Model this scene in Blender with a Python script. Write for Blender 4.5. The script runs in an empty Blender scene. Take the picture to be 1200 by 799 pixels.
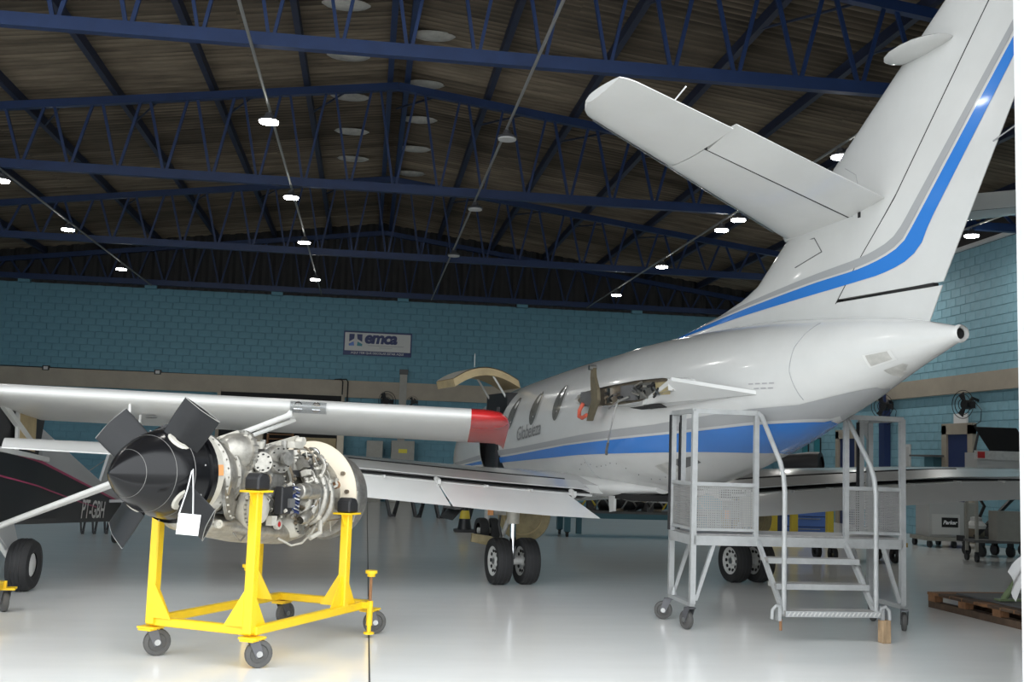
import bpy, math, random
import numpy as np
from mathutils import Vector, Matrix
random.seed(7)
sc = bpy.context.scene
col = sc.collection
PI = math.pi

# ------------------------------------------------------------------ camera
FPX, CX, CY, CAMH = 1280.0, 600.0, 399.5, 1.55
def _axes():
    Y = np.array([428 - CX, 527 - CY, FPX]); Y /= np.linalg.norm(Y)      # hangar axis seen by the camera
    e = np.array([1, .034, 0.]); X = e - e.dot(Y) * Y; X /= np.linalg.norm(X)
    return np.array([X, Y, np.cross(X, Y)])
RC = _axes()
cam = bpy.data.objects.new('camera', bpy.data.cameras.new('camera')); col.objects.link(cam)
cam.data.sensor_width = 36; cam.data.lens = FPX / 1200 * 36
cam.data.clip_end = 300
m = Matrix.Identity(4)
for i in range(3):
    m[i][0], m[i][1], m[i][2] = RC[i][0], -RC[i][1], -RC[i][2]
m[2][3] = CAMH
cam.matrix_world = m
sc.camera = cam

# ------------------------------------------------------------------ world, exposure
w = bpy.data.worlds.new('overcast'); sc.world = w; w.use_nodes = True
bg = w.node_tree.nodes['Background']
bg.inputs[0].default_value = (.93, .97, 1, 1); bg.inputs[1].default_value = 2.0
vs = sc.view_settings
vs.view_transform = 'Standard'; vs.look = 'None'; vs.gamma = 1; vs.use_curve_mapping = False
vs.exposure = .78
LAMP_STRENGTH = 45

# ------------------------------------------------------------------ helpers
def ground(px, py, z=0.0):
    """point at height z that a photo pixel falls on"""
    r = RC @ np.array([px - CX, py - CY, FPX]); t = (z - CAMH) / r[2]
    return np.array([r[0] * t, r[1] * t, z])
def atY(px, py, Y):
    r = RC @ np.array([px - CX, py - CY, FPX]); t = Y / r[1]
    return np.array([r[0] * t, Y, CAMH + r[2] * t])
def atX(px, py, X):
    r = RC @ np.array([px - CX, py - CY, FPX]); t = X / r[0]
    return np.array([X, r[1] * t, CAMH + r[2] * t])
def project(p):
    v = RC.T @ (np.array(p) - np.array([0, 0, CAMH]))
    return CX + FPX * v[0] / v[2], CY + FPX * v[1] / v[2], v[2]

class MB:
    def __init__(s): s.v = []; s.f = []
    def add(s, vs, fs):
        o = len(s.v); s.v += [tuple(map(float, p)) for p in vs]; s.f += [tuple(i + o for i in f) for f in fs]; return s
    def box(s, c, d, rz=0, rx=0, ry=0):
        M = Matrix.Rotation(rz, 3, 'Z') @ Matrix.Rotation(ry, 3, 'Y') @ Matrix.Rotation(rx, 3, 'X')
        vs = [Vector(c) + M @ Vector((x * d[0] / 2, y * d[1] / 2, z * d[2] / 2)) for z in (-1, 1) for y in (-1, 1) for x in (-1, 1)]
        return s.add(vs, [(0, 2, 3, 1), (4, 5, 7, 6), (0, 1, 5, 4), (2, 6, 7, 3), (0, 4, 6, 2), (1, 3, 7, 5)])
    def bar(s, p, q, w=.05, h=None, up=(0, 0, 1)):
        h = h or w; p, q = Vector(p), Vector(q); d = (q - p).normalized(); u = Vector(up)
        if abs(d.dot(u)) > .98: u = Vector((0, 1, 0))
        a = d.cross(u).normalized(); b = a.cross(d)
        vs = [e + a * x * w / 2 + b * y * h / 2 for e in (p, q) for x, y in ((-1, -1), (1, -1), (1, 1), (-1, 1))]
        return s.add(vs, [(0, 1, 2, 3), (7, 6, 5, 4), (0, 4, 5, 1), (1, 5, 6, 2), (2, 6, 7, 3), (3, 7, 4, 0)])
    def tube(s, pts, r, n=10, cap=True):
        pts = [Vector(p) for p in pts]; N = len(pts); rs = r if hasattr(r, '__len__') else [r] * N
        prev = None; rings = []
        for i, p in enumerate(pts):
            d = (pts[min(i + 1, N - 1)] - pts[max(i - 1, 0)]).normalized()
            if prev is None:
                u = Vector((0, 0, 1)) if abs(d.z) < .9 else Vector((1, 0, 0)); a = d.cross(u).normalized()
            else:
                a = (prev - d * prev.dot(d)).normalized()
            prev = a; b = d.cross(a)
            rings.append([p + (a * math.cos(2 * PI * k / n) + b * math.sin(2 * PI * k / n)) * rs[i] for k in range(n)])
        return s.loft(rings, cap=cap)
    def cyl(s, p, q, r, r2=None, n=16): return s.tube([p, q], [r, r if r2 is None else r2], n)
    def loft(s, rings, cap=True, closed=True):
        n = len(rings[0]); vs = [p for R in rings for p in R]; fs = []
        for i in range(len(rings) - 1):
            for k in range(n if closed else n - 1):
                fs.append((i * n + k, i * n + (k + 1) % n, (i + 1) * n + (k + 1) % n, (i + 1) * n + k))
        if cap: fs += [tuple(range(n - 1, -1, -1)), tuple((len(rings) - 1) * n + k for k in range(n))]
        return s.add(vs, fs)
    def lathe(s, prof, o=(0, 0, 0), ax=(0, 1, 0), n=32, a0=0, a1=2 * PI, cap=False):
        """prof: (radius, distance along axis)"""
        ax = Vector(ax).normalized(); u = Vector((0, 0, 1)) if abs(ax.z) < .9 else Vector((1, 0, 0))
        a = ax.cross(u).normalized(); b = a.cross(ax); o = Vector(o); full = abs(a1 - a0 - 2 * PI) < 1e-6
        m_ = n if full else n + 1
        rings = [[o + ax * y + (a * math.cos(a0 + (a1 - a0) * k / n) + b * math.sin(a0 + (a1 - a0) * k / n)) * max(r, 1e-4) for k in range(m_)] for r, y in prof]
        return s.loft(rings, cap=cap, closed=full)
    def prism(s, poly, d):
        """poly: 3-D points, d: thickness vector"""
        n = len(poly); d = Vector(d); vs = [Vector(p) for p in poly] + [Vector(p) + d for p in poly]
        fs = [tuple(range(n - 1, -1, -1)), tuple(range(n, 2 * n))] + [(k, (k + 1) % n, n + (k + 1) % n, n + k) for k in range(n)]
        return s.add(vs, fs)
    def ball(s, c, r, n=12, sc_=(1, 1, 1)):
        rings = []
        for i in range(n // 2 + 1):
            t = -PI / 2 + PI * i / (n // 2)
            rings.append([(c[0] + sc_[0] * r * math.cos(t) * math.cos(2 * PI * k / n), c[1] + sc_[1] * r * math.cos(t) * math.sin(2 * PI * k / n), c[2] + sc_[2] * r * math.sin(t)) for k in range(n)])
        return s.loft(rings, cap=False)
    def mesh(s, name, mat, smooth=35):
        me = bpy.data.meshes.new(name); me.from_pydata(s.v, [], s.f)
        import bmesh
        bm = bmesh.new(); bm.from_mesh(me); bmesh.ops.recalc_face_normals(bm, faces=bm.faces); bm.to_mesh(me); bm.free()
        me.materials.append(mat)
        if smooth:
            me.polygons.foreach_set('use_smooth', [True] * len(me.polygons)); me.set_sharp_from_angle(angle=math.radians(smooth))
        me.update(); return me
    def build(s, name, mat, parent=None, smooth=35, **k):
        return link(name, s.mesh(name, mat, smooth), parent, **k)

def link(name, me, parent=None, loc=None, rz=0, label=None, cat=None, group=None, kind=None, offset=None):
    o = bpy.data.objects.new(name, me); col.objects.link(o)
    if parent: o.parent = parent
    if loc is not None: o.location = loc
    if rz: o.rotation_euler.z = rz
    return tag(o, label, cat, group, kind)
def tag(o, label=None, cat=None, group=None, kind=None):
    for k, v_ in (('label', label), ('category', cat), ('group', group), ('kind', kind)):
        if v_: o[k] = v_
    return o
def thing(name, label, cat, loc=(0, 0, 0), rz=0, group=None):
    o = bpy.data.objects.new(name, None); col.objects.link(o); o.empty_display_size = .2
    o.location = loc; o.rotation_euler.z = rz
    return tag(o, label, cat, group)
def copy_tree(o, parent=None):
    c = o.copy(); col.objects.link(c); c.parent = parent
    for ch in [x for x in o.children]: copy_tree(ch, c)
    return c
def bevel(o, wd=.006, seg=1):
    b = o.modifiers.new('bevel', 'BEVEL'); b.width = wd; b.segments = seg; b.limit_method = 'ANGLE'; return o

# ------------------------------------------------------------------ materials
def mat(name, c, rough=.5, metal=0., var=.0, scale=6., bump=0., bscale=60., emit=0., alpha=1., trans=0., coat=0., var2=None, stretch=None, spec=.5, world=False):
    m = bpy.data.materials.new(name); m.use_nodes = True; nt = m.node_tree; b = nt.nodes['Principled BSDF']
    c4 = (*c, 1); b.inputs['Base Color'].default_value = c4; b.inputs['Roughness'].default_value = rough; b.inputs['Metallic'].default_value = metal
    b.inputs['Specular IOR Level'].default_value = spec
    if trans: b.inputs['Transmission Weight'].default_value = trans
    if coat: b.inputs['Coat Weight'].default_value = coat; b.inputs['Coat Roughness'].default_value = .06
    if alpha < 1: b.inputs['Alpha'].default_value = alpha
    if emit: b.inputs['Emission Color'].default_value = c4; b.inputs['Emission Strength'].default_value = emit
    if var or bump:
        tc = nt.nodes.new('ShaderNodeTexCoord'); mp = nt.nodes.new('ShaderNodeMapping'); nt.links.new((nt.nodes.new('ShaderNodeNewGeometry').outputs['Position'] if world else tc.outputs['Object']), mp.inputs[0])
        if stretch: mp.inputs['Scale'].default_value = stretch
    if var:
        n = nt.nodes.new('ShaderNodeTexNoise'); n.inputs['Scale'].default_value = scale; n.inputs['Detail'].default_value = 5; n.inputs['Roughness'].default_value = .65
        nt.links.new(mp.outputs[0], n.inputs['Vector'])
        r = nt.nodes.new('ShaderNodeValToRGB'); r.color_ramp.elements[0].position = .3; r.color_ramp.elements[1].position = .72
        d = var2 or tuple(max(0, x * (1 - var)) for x in c); r.color_ramp.elements[0].color = (*d, 1); r.color_ramp.elements[1].color = (*[min(1, x * (1 + var * .5)) for x in c], 1)
        nt.links.new(n.outputs[0], r.inputs[0]); nt.links.new(r.outputs[0], b.inputs['Base Color'])
        mr = nt.nodes.new('ShaderNodeMapRange') if (metal > 0 or rough > .32) else None
    if var and mr:
        mr.inputs[3].default_value = max(.02, rough - .08); mr.inputs[4].default_value = min(1, rough + .1)
        nt.links.new(n.outputs[0], mr.inputs[0]); nt.links.new(mr.outputs[0], b.inputs['Roughness'])
    if bump:
        n2 = nt.nodes.new('ShaderNodeTexNoise'); n2.inputs['Scale'].default_value = bscale; n2.inputs['Detail'].default_value = 3; nt.links.new(mp.outputs[0], n2.inputs['Vector'])
        bp = nt.nodes.new('ShaderNodeBump'); bp.inputs['Strength'].default_value = bump; bp.inputs['Distance'].default_value = .01
        nt.links.new(n2.outputs[0], bp.inputs['Height']); nt.links.new(bp.outputs[0], b.inputs['Normal'])
    return m
A = {}
A['floor'] = mat('epoxy_floor', (.86, .86, .84), .15, var=.04, scale=.9, stretch=(1, 3.5, 1), spec=.6)
A['apron'] = mat('concrete_apron', (.5, .5, .48), .9, var=.15, scale=2)
A['joint'] = mat('joint_filler', (.05, .05, .05), .8)
A['joint_light'] = mat('pale_joint', (.58, .58, .57), .5)
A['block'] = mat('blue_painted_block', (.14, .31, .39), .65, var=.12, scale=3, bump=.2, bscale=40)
A['block_daylit'] = mat('daylit_blue_block', (.25, .46, .55), .6, var=.1, scale=3, bump=.2, bscale=40)  # back wall blue, lightened in colour for daylight missing on the right wall
A['mortar_daylit'] = mat('daylit_blue_mortar', (.20, .38, .46), .8, var=.1)  # same daylight lightening put into the joint colour
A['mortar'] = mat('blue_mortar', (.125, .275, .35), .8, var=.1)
A['band'] = mat('tan_beam_paint', (.40, .35, .28), .7, var=.12, scale=2)
A['gable'] = mat('dark_gable_sheet', (.035, .033, .033), .7, var=.3, scale=2)
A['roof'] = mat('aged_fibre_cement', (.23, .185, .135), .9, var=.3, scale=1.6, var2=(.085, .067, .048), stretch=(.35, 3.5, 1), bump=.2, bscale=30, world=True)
def corrugation_dirt_shade(m, period):  # dirt streaks plus groove shading contrast, banded into the sheet colour
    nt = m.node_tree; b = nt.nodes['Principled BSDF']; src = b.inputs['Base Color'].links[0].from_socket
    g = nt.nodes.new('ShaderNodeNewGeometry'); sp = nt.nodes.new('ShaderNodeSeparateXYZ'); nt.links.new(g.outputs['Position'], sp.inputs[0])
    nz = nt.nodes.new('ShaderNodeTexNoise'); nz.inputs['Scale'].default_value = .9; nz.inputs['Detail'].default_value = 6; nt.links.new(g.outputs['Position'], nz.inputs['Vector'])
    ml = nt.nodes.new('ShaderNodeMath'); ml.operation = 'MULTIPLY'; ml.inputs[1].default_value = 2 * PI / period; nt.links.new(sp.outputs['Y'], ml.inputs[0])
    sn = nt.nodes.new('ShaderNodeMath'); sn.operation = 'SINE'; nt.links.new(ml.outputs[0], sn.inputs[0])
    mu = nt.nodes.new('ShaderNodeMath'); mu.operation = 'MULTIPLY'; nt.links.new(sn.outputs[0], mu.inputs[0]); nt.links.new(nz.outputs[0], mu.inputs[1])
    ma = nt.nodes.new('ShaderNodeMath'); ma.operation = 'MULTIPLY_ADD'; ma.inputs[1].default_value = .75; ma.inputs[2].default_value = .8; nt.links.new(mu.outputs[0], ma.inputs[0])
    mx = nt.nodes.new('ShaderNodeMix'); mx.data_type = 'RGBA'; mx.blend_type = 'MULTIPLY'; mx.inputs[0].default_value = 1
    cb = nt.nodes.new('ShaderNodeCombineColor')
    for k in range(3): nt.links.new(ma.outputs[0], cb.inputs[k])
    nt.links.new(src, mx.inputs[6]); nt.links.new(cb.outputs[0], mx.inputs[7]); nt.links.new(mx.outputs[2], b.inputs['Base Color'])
corrugation_dirt_shade(A['roof'], 1.06 / 6)
A['truss'] = mat('blue_truss_paint', (.012, .033, .108), .45, var=.2, scale=4)
A['purlin'] = mat('dark_purlin_paint', (.018, .026, .06), .55, var=.2, scale=4)
A['white_wall'] = mat('white_door_paint', (.8, .8, .8), .5, var=.04)
A['jet'] = mat('white_aircraft_paint', (.61, .61, .595), .22, var=.04, scale=2.2, coat=.4)
A['jetgrey'] = mat('grey_stripe_paint', (.36, .365, .37), .25, coat=.3)
A['jetblue'] = mat('blue_stripe_paint', (.035, .19, .58), .22, coat=.4)
A['dark'] = mat('dark_gap', (.012, .012, .012), .8)
A['black'] = mat('black_plastic', (.018, .018, .02), .45)
A['rubber'] = mat('tyre_rubber', (.022, .022, .023), .75, var=.25, scale=20, bump=.1)
A['hub'] = mat('wheel_hub_paint', (.6, .6, .58), .4, var=.15, scale=20)
A['chrome'] = mat('polished_steel', (.75, .76, .78), .12, 1.)
A['steel'] = mat('bare_steel', (.45, .45, .44), .35, 1., var=.2, scale=15)
A['alu'] = mat('cast_aluminium', (.46, .44, .395), .44, .85, var=.3, scale=18, bump=.15, bscale=50)
A['alu2'] = mat('grey_cast_metal', (.34, .33, .305), .42, .8, var=.35, scale=22, bump=.2, bscale=60)
A['cream_metal'] = mat('cream_painted_housing', (.56, .535, .47), .4, .1, var=.16, scale=10)
A['beige'] = mat('beige_shield', (.68, .60, .47), .5, var=.05, scale=4)
A['brown_metal'] = mat('burnt_metal', (.28, .23, .17), .5, .6, var=.4, scale=14)
A['spinner'] = mat('black_spinner_paint', (.007, .007, .008), .2, spec=.35)
A['spin_line'] = mat('scuffed_line', (.30, .295, .28), .5)
A['blade'] = mat('black_blade_paint', (.013, .0135, .015), .42, var=.3, scale=9, spec=.35)
A['yellow'] = mat('yellow_stand_paint', (.92, .60, .015), .4, var=.07, scale=7)
A['orange'] = mat('orange_sticker', (.75, .33, .12), .5)
A['caster'] = mat('grey_caster_rubber', (.09, .088, .085), .65, var=.2, scale=20)
A['castplate'] = mat('dark_zinc', (.13, .13, .14), .5, .5)
A['paper'] = mat('white_paper', (.85, .85, .85), .7)
A['cord'] = mat('white_cord', (.7, .7, .7), .7)
A['grey_steel'] = mat('grey_platform_paint', (.40, .41, .41), .42, .1, var=.16, scale=8)
A['plate'] = mat('checker_plate', (.40, .39, .375), .45, .3, var=.25, scale=25, bump=.5, bscale=45)
A['meshp'] = mat('perforated_sheet', (.42, .42, .41), .5, .5)
A['wood'] = mat('raw_wood', (.42, .29, .17), .75, var=.35, scale=7, stretch=(6, 1, 1))
A['pallet'] = mat('dark_pallet_wood', (.11, .07, .045), .8, var=.5, scale=6, stretch=(1, 5, 1))
A['pallet2'] = mat('orange_pallet_wood', (.30, .15, .07), .8, var=.4, scale=6, stretch=(1, 5, 1))
A['slate'] = mat('grey_board', (.12, .12, .12), .7, var=.2, scale=5)
A['green'] = mat('olive_primer', (.20, .26, .14), .5, var=.2, scale=8)
A['bush_black'] = mat('black_fabric_skin', (.010, .010, .012), .4)
A['pink'] = mat('pink_trim_line', (.42, .045, .13), .4)
A['bush_white'] = mat('white_wing_paint', (.66, .66, .64), .28, var=.02, scale=1)
A['bush_grey'] = mat('grey_skin', (.42, .43, .43), .4)
A['red'] = mat('red_wing_tip_paint', (.52, .02, .022), .25, var=.12, scale=5, coat=.3)
A['glass'] = mat('clear_glass', (.9, .92, .92), .03, trans=.95)
A['dglass'] = mat('dark_window', (.16, .16, .15), .12, var=.25, scale=14)
A['tan'] = mat('tan_interior', (.46, .36, .20), .6, var=.2, scale=6)
A['olive_tan'] = mat('khaki_primer', (.34, .28, .15), .55, var=.3, scale=8)
A['mount_brown'] = mat('mount_brown', (.17, .145, .095), .5, .3, var=.3, scale=10)
A['cone_y'] = mat('cone_yellow', (.65, .50, .05), .5)
A['navy'] = mat('navy_paint', (.02, .035, .12), .5)
A['sign'] = mat('sign_white', (.62, .62, .60), .5)
A['sign_navy'] = mat('sign_navy', (.025, .04, .14), .5)
A['sign_blue'] = mat('sign_blue', (.10, .20, .55), .5)
A['sign_teal'] = mat('sign_teal', (.04, .25, .30), .5)
A['sign_grey'] = mat('sign_grey', (.35, .35, .36), .5)
A['name_grey'] = mat('name_grey', (.20, .20, .20), .4)
A['teal'] = mat('teal_bench_paint', (.06, .16, .20), .5)
A['cab'] = mat('grey_cabinet', (.36, .35, .31), .5, var=.1)
A['lamp'] = mat('lit_diffuser', (1, .98, .93), .5, emit=LAMP_STRENGTH)
A['lamp_strong'] = mat('boosted_wall_row_diffuser', (1, .98, .93), .5, emit=LAMP_STRENGTH * 3)  # emission raised above the other rows to brighten the right wall
A['unlit'] = mat('unlit_diffuser', (.55, .55, .55), .5)
A['lampbody'] = mat('lamp_housing', (.12, .12, .13), .5, .4)
A['conduit'] = mat('galvanised_conduit', (.30, .30, .29), .5, .5)
A['redhose'] = mat('red_hose', (.62, .12, .07), .5)
A['vent'] = mat('weathered_vent', (.45, .44, .41), .7, var=.3, scale=6)
A['ochre'] = mat('ochre_trolley_paint', (.42, .24, .03), .5, var=.2)
A['boxwhite'] = mat('pale_machine_paint', (.5, .5, .49), .5)
A['redlamp'] = mat('red_lens', (.5, .03, .03), .3)
A['yellowtag'] = mat('yellow_sticker', (.75, .65, .05), .5)

def text_mesh(txt, size, shear=0., bold=.0, mat_=None, extrude=.0, spacing=1.0, align='LEFT'):
    cu = bpy.data.curves.new('txt', 'FONT'); cu.body = txt; cu.size = size; cu.shear = shear; cu.offset = bold; cu.extrude = extrude; cu.space_character = spacing; cu.align_x = align
    cu.resolution_u = 4
    o = bpy.data.objects.new('txt', cu); col.objects.link(o)
    dg = bpy.context.evaluated_depsgraph_get(); me = bpy.data.meshes.new_from_object(o.evaluated_get(dg))
    bpy.data.objects.remove(o); bpy.data.curves.remove(cu)
    me.materials.clear(); me.materials.append(mat_); return me

# ================================================================== THE SETTING
XL, XR, XRG, YB, YF = -12.4, 13.0, .3, 34.0, 6.5
YO = YF        # front of the hangar: open on the left, shut on the right
ZC, ZEAVE, SLOPE = 6.35, 6.65, .13
def roofz(x): return ZEAVE + (12.7 - abs(x - XRG)) * SLOPE

MB().box(((XL + XR) / 2, (YB + YO) / 2 + .25, -.05), (XR - XL + .6, YB - YO + .5, .1)).build('floor', A['floor'], smooth=0, kind='structure')
floor = bpy.data.objects['floor']
for i, (p, q, wd) in enumerate([((.10, YO, .001), (.13, YB, .001), .012)]):
    MB().bar(p, q, wd, .003).build('floor_joint', A['joint' if i == 0 else 'joint_light'], floor, 0)
MB().box((0, YO - 25.2, -.06), (80, 50, .1)).build('ground_apron', A['apron'], smooth=0, kind='structure')

def block_wall(name, o, u, n, L, H, score, z0=0., thick=.25, bm='block', mm='mortar'):
    """mortar slab plus proud painted blocks; the best-placed 300 are single objects, the rest one joined piece"""
    o, u, n = Vector(o), Vector(u), Vector(n)
    base = MB(); c = o + u * L / 2 - n * thick / 2; base.box((c.x, c.y, z0 + (H - z0) / 2), (abs(u.x) * L + abs(n.x) * thick, abs(u.y) * L + abs(n.y) * thick, H - z0))
    wall = base.build(name, A[mm], smooth=0, kind='structure')
    bw, bh, g, d = .4, .2, .014, .012
    me = MB()
    a = u * (bw - g) / 2; h = Vector((0, 0, (bh - g) / 2))
    ring = lambda k, dd: [(-a * k - h * k) + n * dd, (a * k - h * k) + n * dd, (a * k + h * k) + n * dd, (-a * k + h * k) + n * dd]
    vs = ring(1, 0) + ring(.97, d); fs = [(4, 5, 6, 7)] + [(k, (k + 1) % 4, 4 + (k + 1) % 4, 4 + k) for k in range(4)]
    me.add(vs, fs); bm_ = me.mesh('block', A[bm], 0)
    pos = []
    for r in range(int((H - z0) / bh)):
        k0 = -.2 if r % 2 else 0.
        for k in range(int(L / bw) + 1):
            x = k0 + bw * (k + .5)
            if x < .1 or x > L - .1: continue
            pos.append(o + u * x + Vector((0, 0, z0 + bh * (r + .5))))
    pos.sort(key=score)
    for p in pos[:300]: link('block', bm_, wall, loc=p + n * random.uniform(0, .003))
    st = MB()
    for p in pos[300:]: st.add([p + q for q in vs], fs)
    st.build('block_field', A[bm], wall, 0, kind='stuff')
    return wall
def sc_back(p):
    x, y, d = project(p)
    return 0 if (20 < x < 420 and 330 < y < 425) else (1 if 480 < x < 640 else 2)
def sc_right(p):
    x, y, d = project(p)
    return d if (1040 < x < 1194 and 250 < y < 555) else 100 + d
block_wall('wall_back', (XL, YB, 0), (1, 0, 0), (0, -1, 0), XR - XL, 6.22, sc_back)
block_wall('wall_right', (XR, 12, 0), (0, 1, 0), (-1, 0, 0), YB - 12, 6.40, sc_right, bm='block_daylit', mm='mortar_daylit')
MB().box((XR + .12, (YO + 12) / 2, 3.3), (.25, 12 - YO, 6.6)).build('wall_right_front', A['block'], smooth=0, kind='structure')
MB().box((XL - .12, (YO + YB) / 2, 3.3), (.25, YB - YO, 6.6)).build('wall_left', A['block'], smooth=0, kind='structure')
for x_, n_ in ((XR + .12, 'right'), (XL - .12, 'left')):
    MB().box((x_, (YO + YB) / 2, 6.85), (.2, YB - YO, .95)).build('wall_%s_eave' % n_, A['gable'], smooth=0, kind='structure')
# dark ribbed gable above the block wall
g = MB(); xs = np.arange(XL, XR + .01, .10); ring0, ring1 = [], []
for i, x in enumerate(xs):
    yy = YB - .02 - (.045 if (i // 2) % 2 else 0)
    ring0.append((x, yy, 6.2)); ring1.append((x, yy, roofz(x) + .45))
g.loft([ring0, ring1], cap=False, closed=False).build('wall_gable', A['gable'], smooth=0, kind='structure')
MB().box((XRG, YB + .1, 7.5), (26, .1, 2.7)).build('wall_gable_back', A['gable'], smooth=0, kind='structure')
for x in (-10.3, -6.65, -2.9, 0.95, 4.7, 8.4):
    MB().box((x, YB - .05, 6.28), (.34, .3, .22)).build('trim_column_head', A['block'], smooth=0, kind='structure')
# tan beams
MB().box(((XL + XR) / 2, YB - .05, 3.39), (XR - XL, .16, .52)).build('trim_1', A['band'], smooth=0, kind='structure')
MB().box((XR - .05, (YB + 12) / 2, 3.43), (.16, YB - 12, .40)).build('trim_2', A['band'], smooth=0, kind='structure')
MB().box((XR - .09, (YB + 8) / 2, 6.43), (.10, YB - 8, .07)).build('trim_3', A['white_wall'], smooth=0, kind='structure')
# front of the hangar: sliding door leaves shut on the right, open on the left, lintel above
XJ = float(atY(1195, 250, YF)[0])
dr = MB().box(((XJ + 12.9) / 2, YF, 3.5), (12.9 - XJ, .08, 7.0)).build('door_1', A['white_wall'], smooth=0, kind='structure')
for k in range(1, 7): MB().box((XJ + k * 1.25, YF - .06, 3.5), (.06, .05, 6.9)).build('door_stile', A['white_wall'], dr, 0)
MB().box(((XL + XR) / 2, YF + .1, 7.75), (XR - XL + .4, .2, 1.6)).build('wall_front_lintel', A['white_wall'], smooth=0, kind='structure')
# roof deck with corrugated sheets
rd = MB()
rd.prism([(XL - .3, YO - .3, roofz(XL - .3) + .5), (XRG, YO - .3, roofz(XRG) + .5), (XR + .3, YO - .3, roofz(XR + .3) + .5), (XR + .3, YO - .3, roofz(XR + .3) + .6), (XRG, YO - .3, roofz(XRG) + .6), (XL - .3, YO - .3, roofz(XL - .3) + .6)], (0, YB - YO + .6, 0))
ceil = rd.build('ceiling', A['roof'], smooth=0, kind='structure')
SL, SW, NW = 2.66, 1.06, 6
cm = MB(); r0, r1 = [], []
for i in range(NW * 6 + 1):
    y = SW * i / (NW * 6) - SW / 2; z = .034 * math.cos(2 * PI * i / 6)
    r0.append((-SL / 2, y, z)); r1.append((SL / 2, y, z))
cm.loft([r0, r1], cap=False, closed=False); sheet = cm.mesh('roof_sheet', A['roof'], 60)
for side in (-1, 1):
    for j in range(5):
        for i in range(27):
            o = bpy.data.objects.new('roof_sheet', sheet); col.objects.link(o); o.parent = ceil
            x = XRG + side * (1.3 + j * 2.56); y = YF + .5 + i * 1.035
            o.location = (x, y, roofz(x) + .34 + random.uniform(-.012, .012)); o.rotation_euler = (random.uniform(-.006, .006), side * math.atan(SLOPE) + random.uniform(-.005, .012) * side, random.uniform(-.004, .004))
# purlins
def ordw(n): return ['first', 'second', 'third', 'fourth', 'fifth', 'sixth', 'seventh', 'eighth'][n]
for k in range(-7, 8):
    x = XRG + 1.68 * k
    if k == 0:
        for dx, nm in ((-.16, 'left'), (.16, 'right')):
            MB().bar((x + dx, YO + .2, roofz(x) + .17), (x + dx, YB - .1, roofz(x) + .17), .10, .2).build('ridge_beam', A['truss'], smooth=0, label='blue steel ridge beam under the roof peak, %s of the pair' % nm, cat='beam', group='ridge beams')
        continue
    MB().bar((x, YO + .2, roofz(x) + .17), (x, YB - .1, roofz(x) + .17), .10, .17).build('purlin', A['purlin'], smooth=0, label='dark steel purlin running to the back wall, %s %s of the ridge' % (ordw(abs(k) - 1), 'left' if k < 0 else 'right'), cat='beam', group='roof purlins')
# trusses
TY = [12.85, 19.85, 26.9, 33.75]
TN = ['nearest to the camera', 'second from the camera', 'third from the camera', 'against the dark gable']
for ti, y in enumerate(TY):
    t = thing('roof_truss', 'blue steel lattice roof truss, %s' % TN[ti], 'truss', (XRG, y, 0), group='roof trusses')
    MB().box((0, 0, ZC), (25.2, .12, .16)).build('bottom_chord', A['truss'], t, 0)
    for s in (-1, 1):
        MB().bar((s * 12.6, 0, roofz(XRG + 12.6) - .02), (0, 0, roofz(XRG) - .02), .12, .14).build('top_chord', A['truss'], t, 0)
    pit = .82; n = 15
    for k in range(-n, n + 1):
        xb = pit * k
        for s in (-1, 1):
            xt = xb + s * pit / 2 * .8
            if abs(xt) > 12.4: continue
            MB().bar((xb + s * .03, 0, ZC + .05), (xt, 0, roofz(XRG + xt) - .06), .042, .05).build('web_member', A['truss'], t, 0)
# thin roof bracing rods between purlins beside the trusses
for i, y in enumerate(TY[:3]):
    for k in range(-4, 5):
        x = XRG + 1.68 * k
        MB().tube([(x + .8, y, roofz(x + .8) - .02), (x, y + 1.7, roofz(x) + .1)], .02, 6).build('brace_rod', A['purlin'], bpy.data.objects['roof_truss' if i == 0 else 'roof_truss.%03d' % i], 0).matrix_parent_inverse = Matrix.Translation((-XRG, -y, 0))
# lamps
def lamp(x, y, lit, label, z=6.06, group='hangar lamps'):
    t = thing('high_bay_lamp', label, 'lamp', (x * .97, y * .97, z), group=group)
    MB().lathe([(.0, .12), (.05, .12), (.07, .06), (.135, .03), (.145, 0), (.0, .0)], (0, 0, .012), (0, 0, 1), 20).build('housing', A['lampbody'], t)
    MB().lathe([(.13, 0), (.13, -.02), (.0, -.03)], (0, 0, .01), (0, 0, 1), 20).build('diffuser', A[('lamp_strong' if x > 11 else 'lamp') if lit else 'unlit'], t)
    MB().cyl((0, 0, .10), (0, 0, 6.226 - z), .012, n=6).build('drop_rod', A['conduit'], t)
rows = [(-6.8, [10.8, 15.7, 20.6, 25.1, 30.5], True, 'in the far left row'), (-1.6, [10.8, 15.7, 20.5, 25.0, 30.5], True, 'in the row left of the ridge'),
        (1.87, [15.7, 20.5, 25.6], False, 'in the row right of the ridge'), (6.93, [10.5, 15.4, 20.0, 25.5, 30.4], True, 'in the row above the jet tail'), (11.8, [20.1, 25.0, 30.0], True, 'in the boosted row by the right wall')]  # farther two wall-row lamps are unseen, set there to light the right wall
for x, ys, lit, where in rows:
    seen = [y for y in ys if y > 11 and not (x < -6 and y < 16)]
    for y in ys:
        n = '%s from camera' % ordw(seen.index(y)) if y in seen else 'overhead %s' % ('near the open front' if y < 11 else 'left of the view')
        lamp(x, y, lit, '%s round hangar lamp %s, %s' % ('lit' if lit else 'unlit', where, n))
lamp(6.93, 21.0, True, 'small extra lit lamp just behind another lamp by the tailplane')
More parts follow.
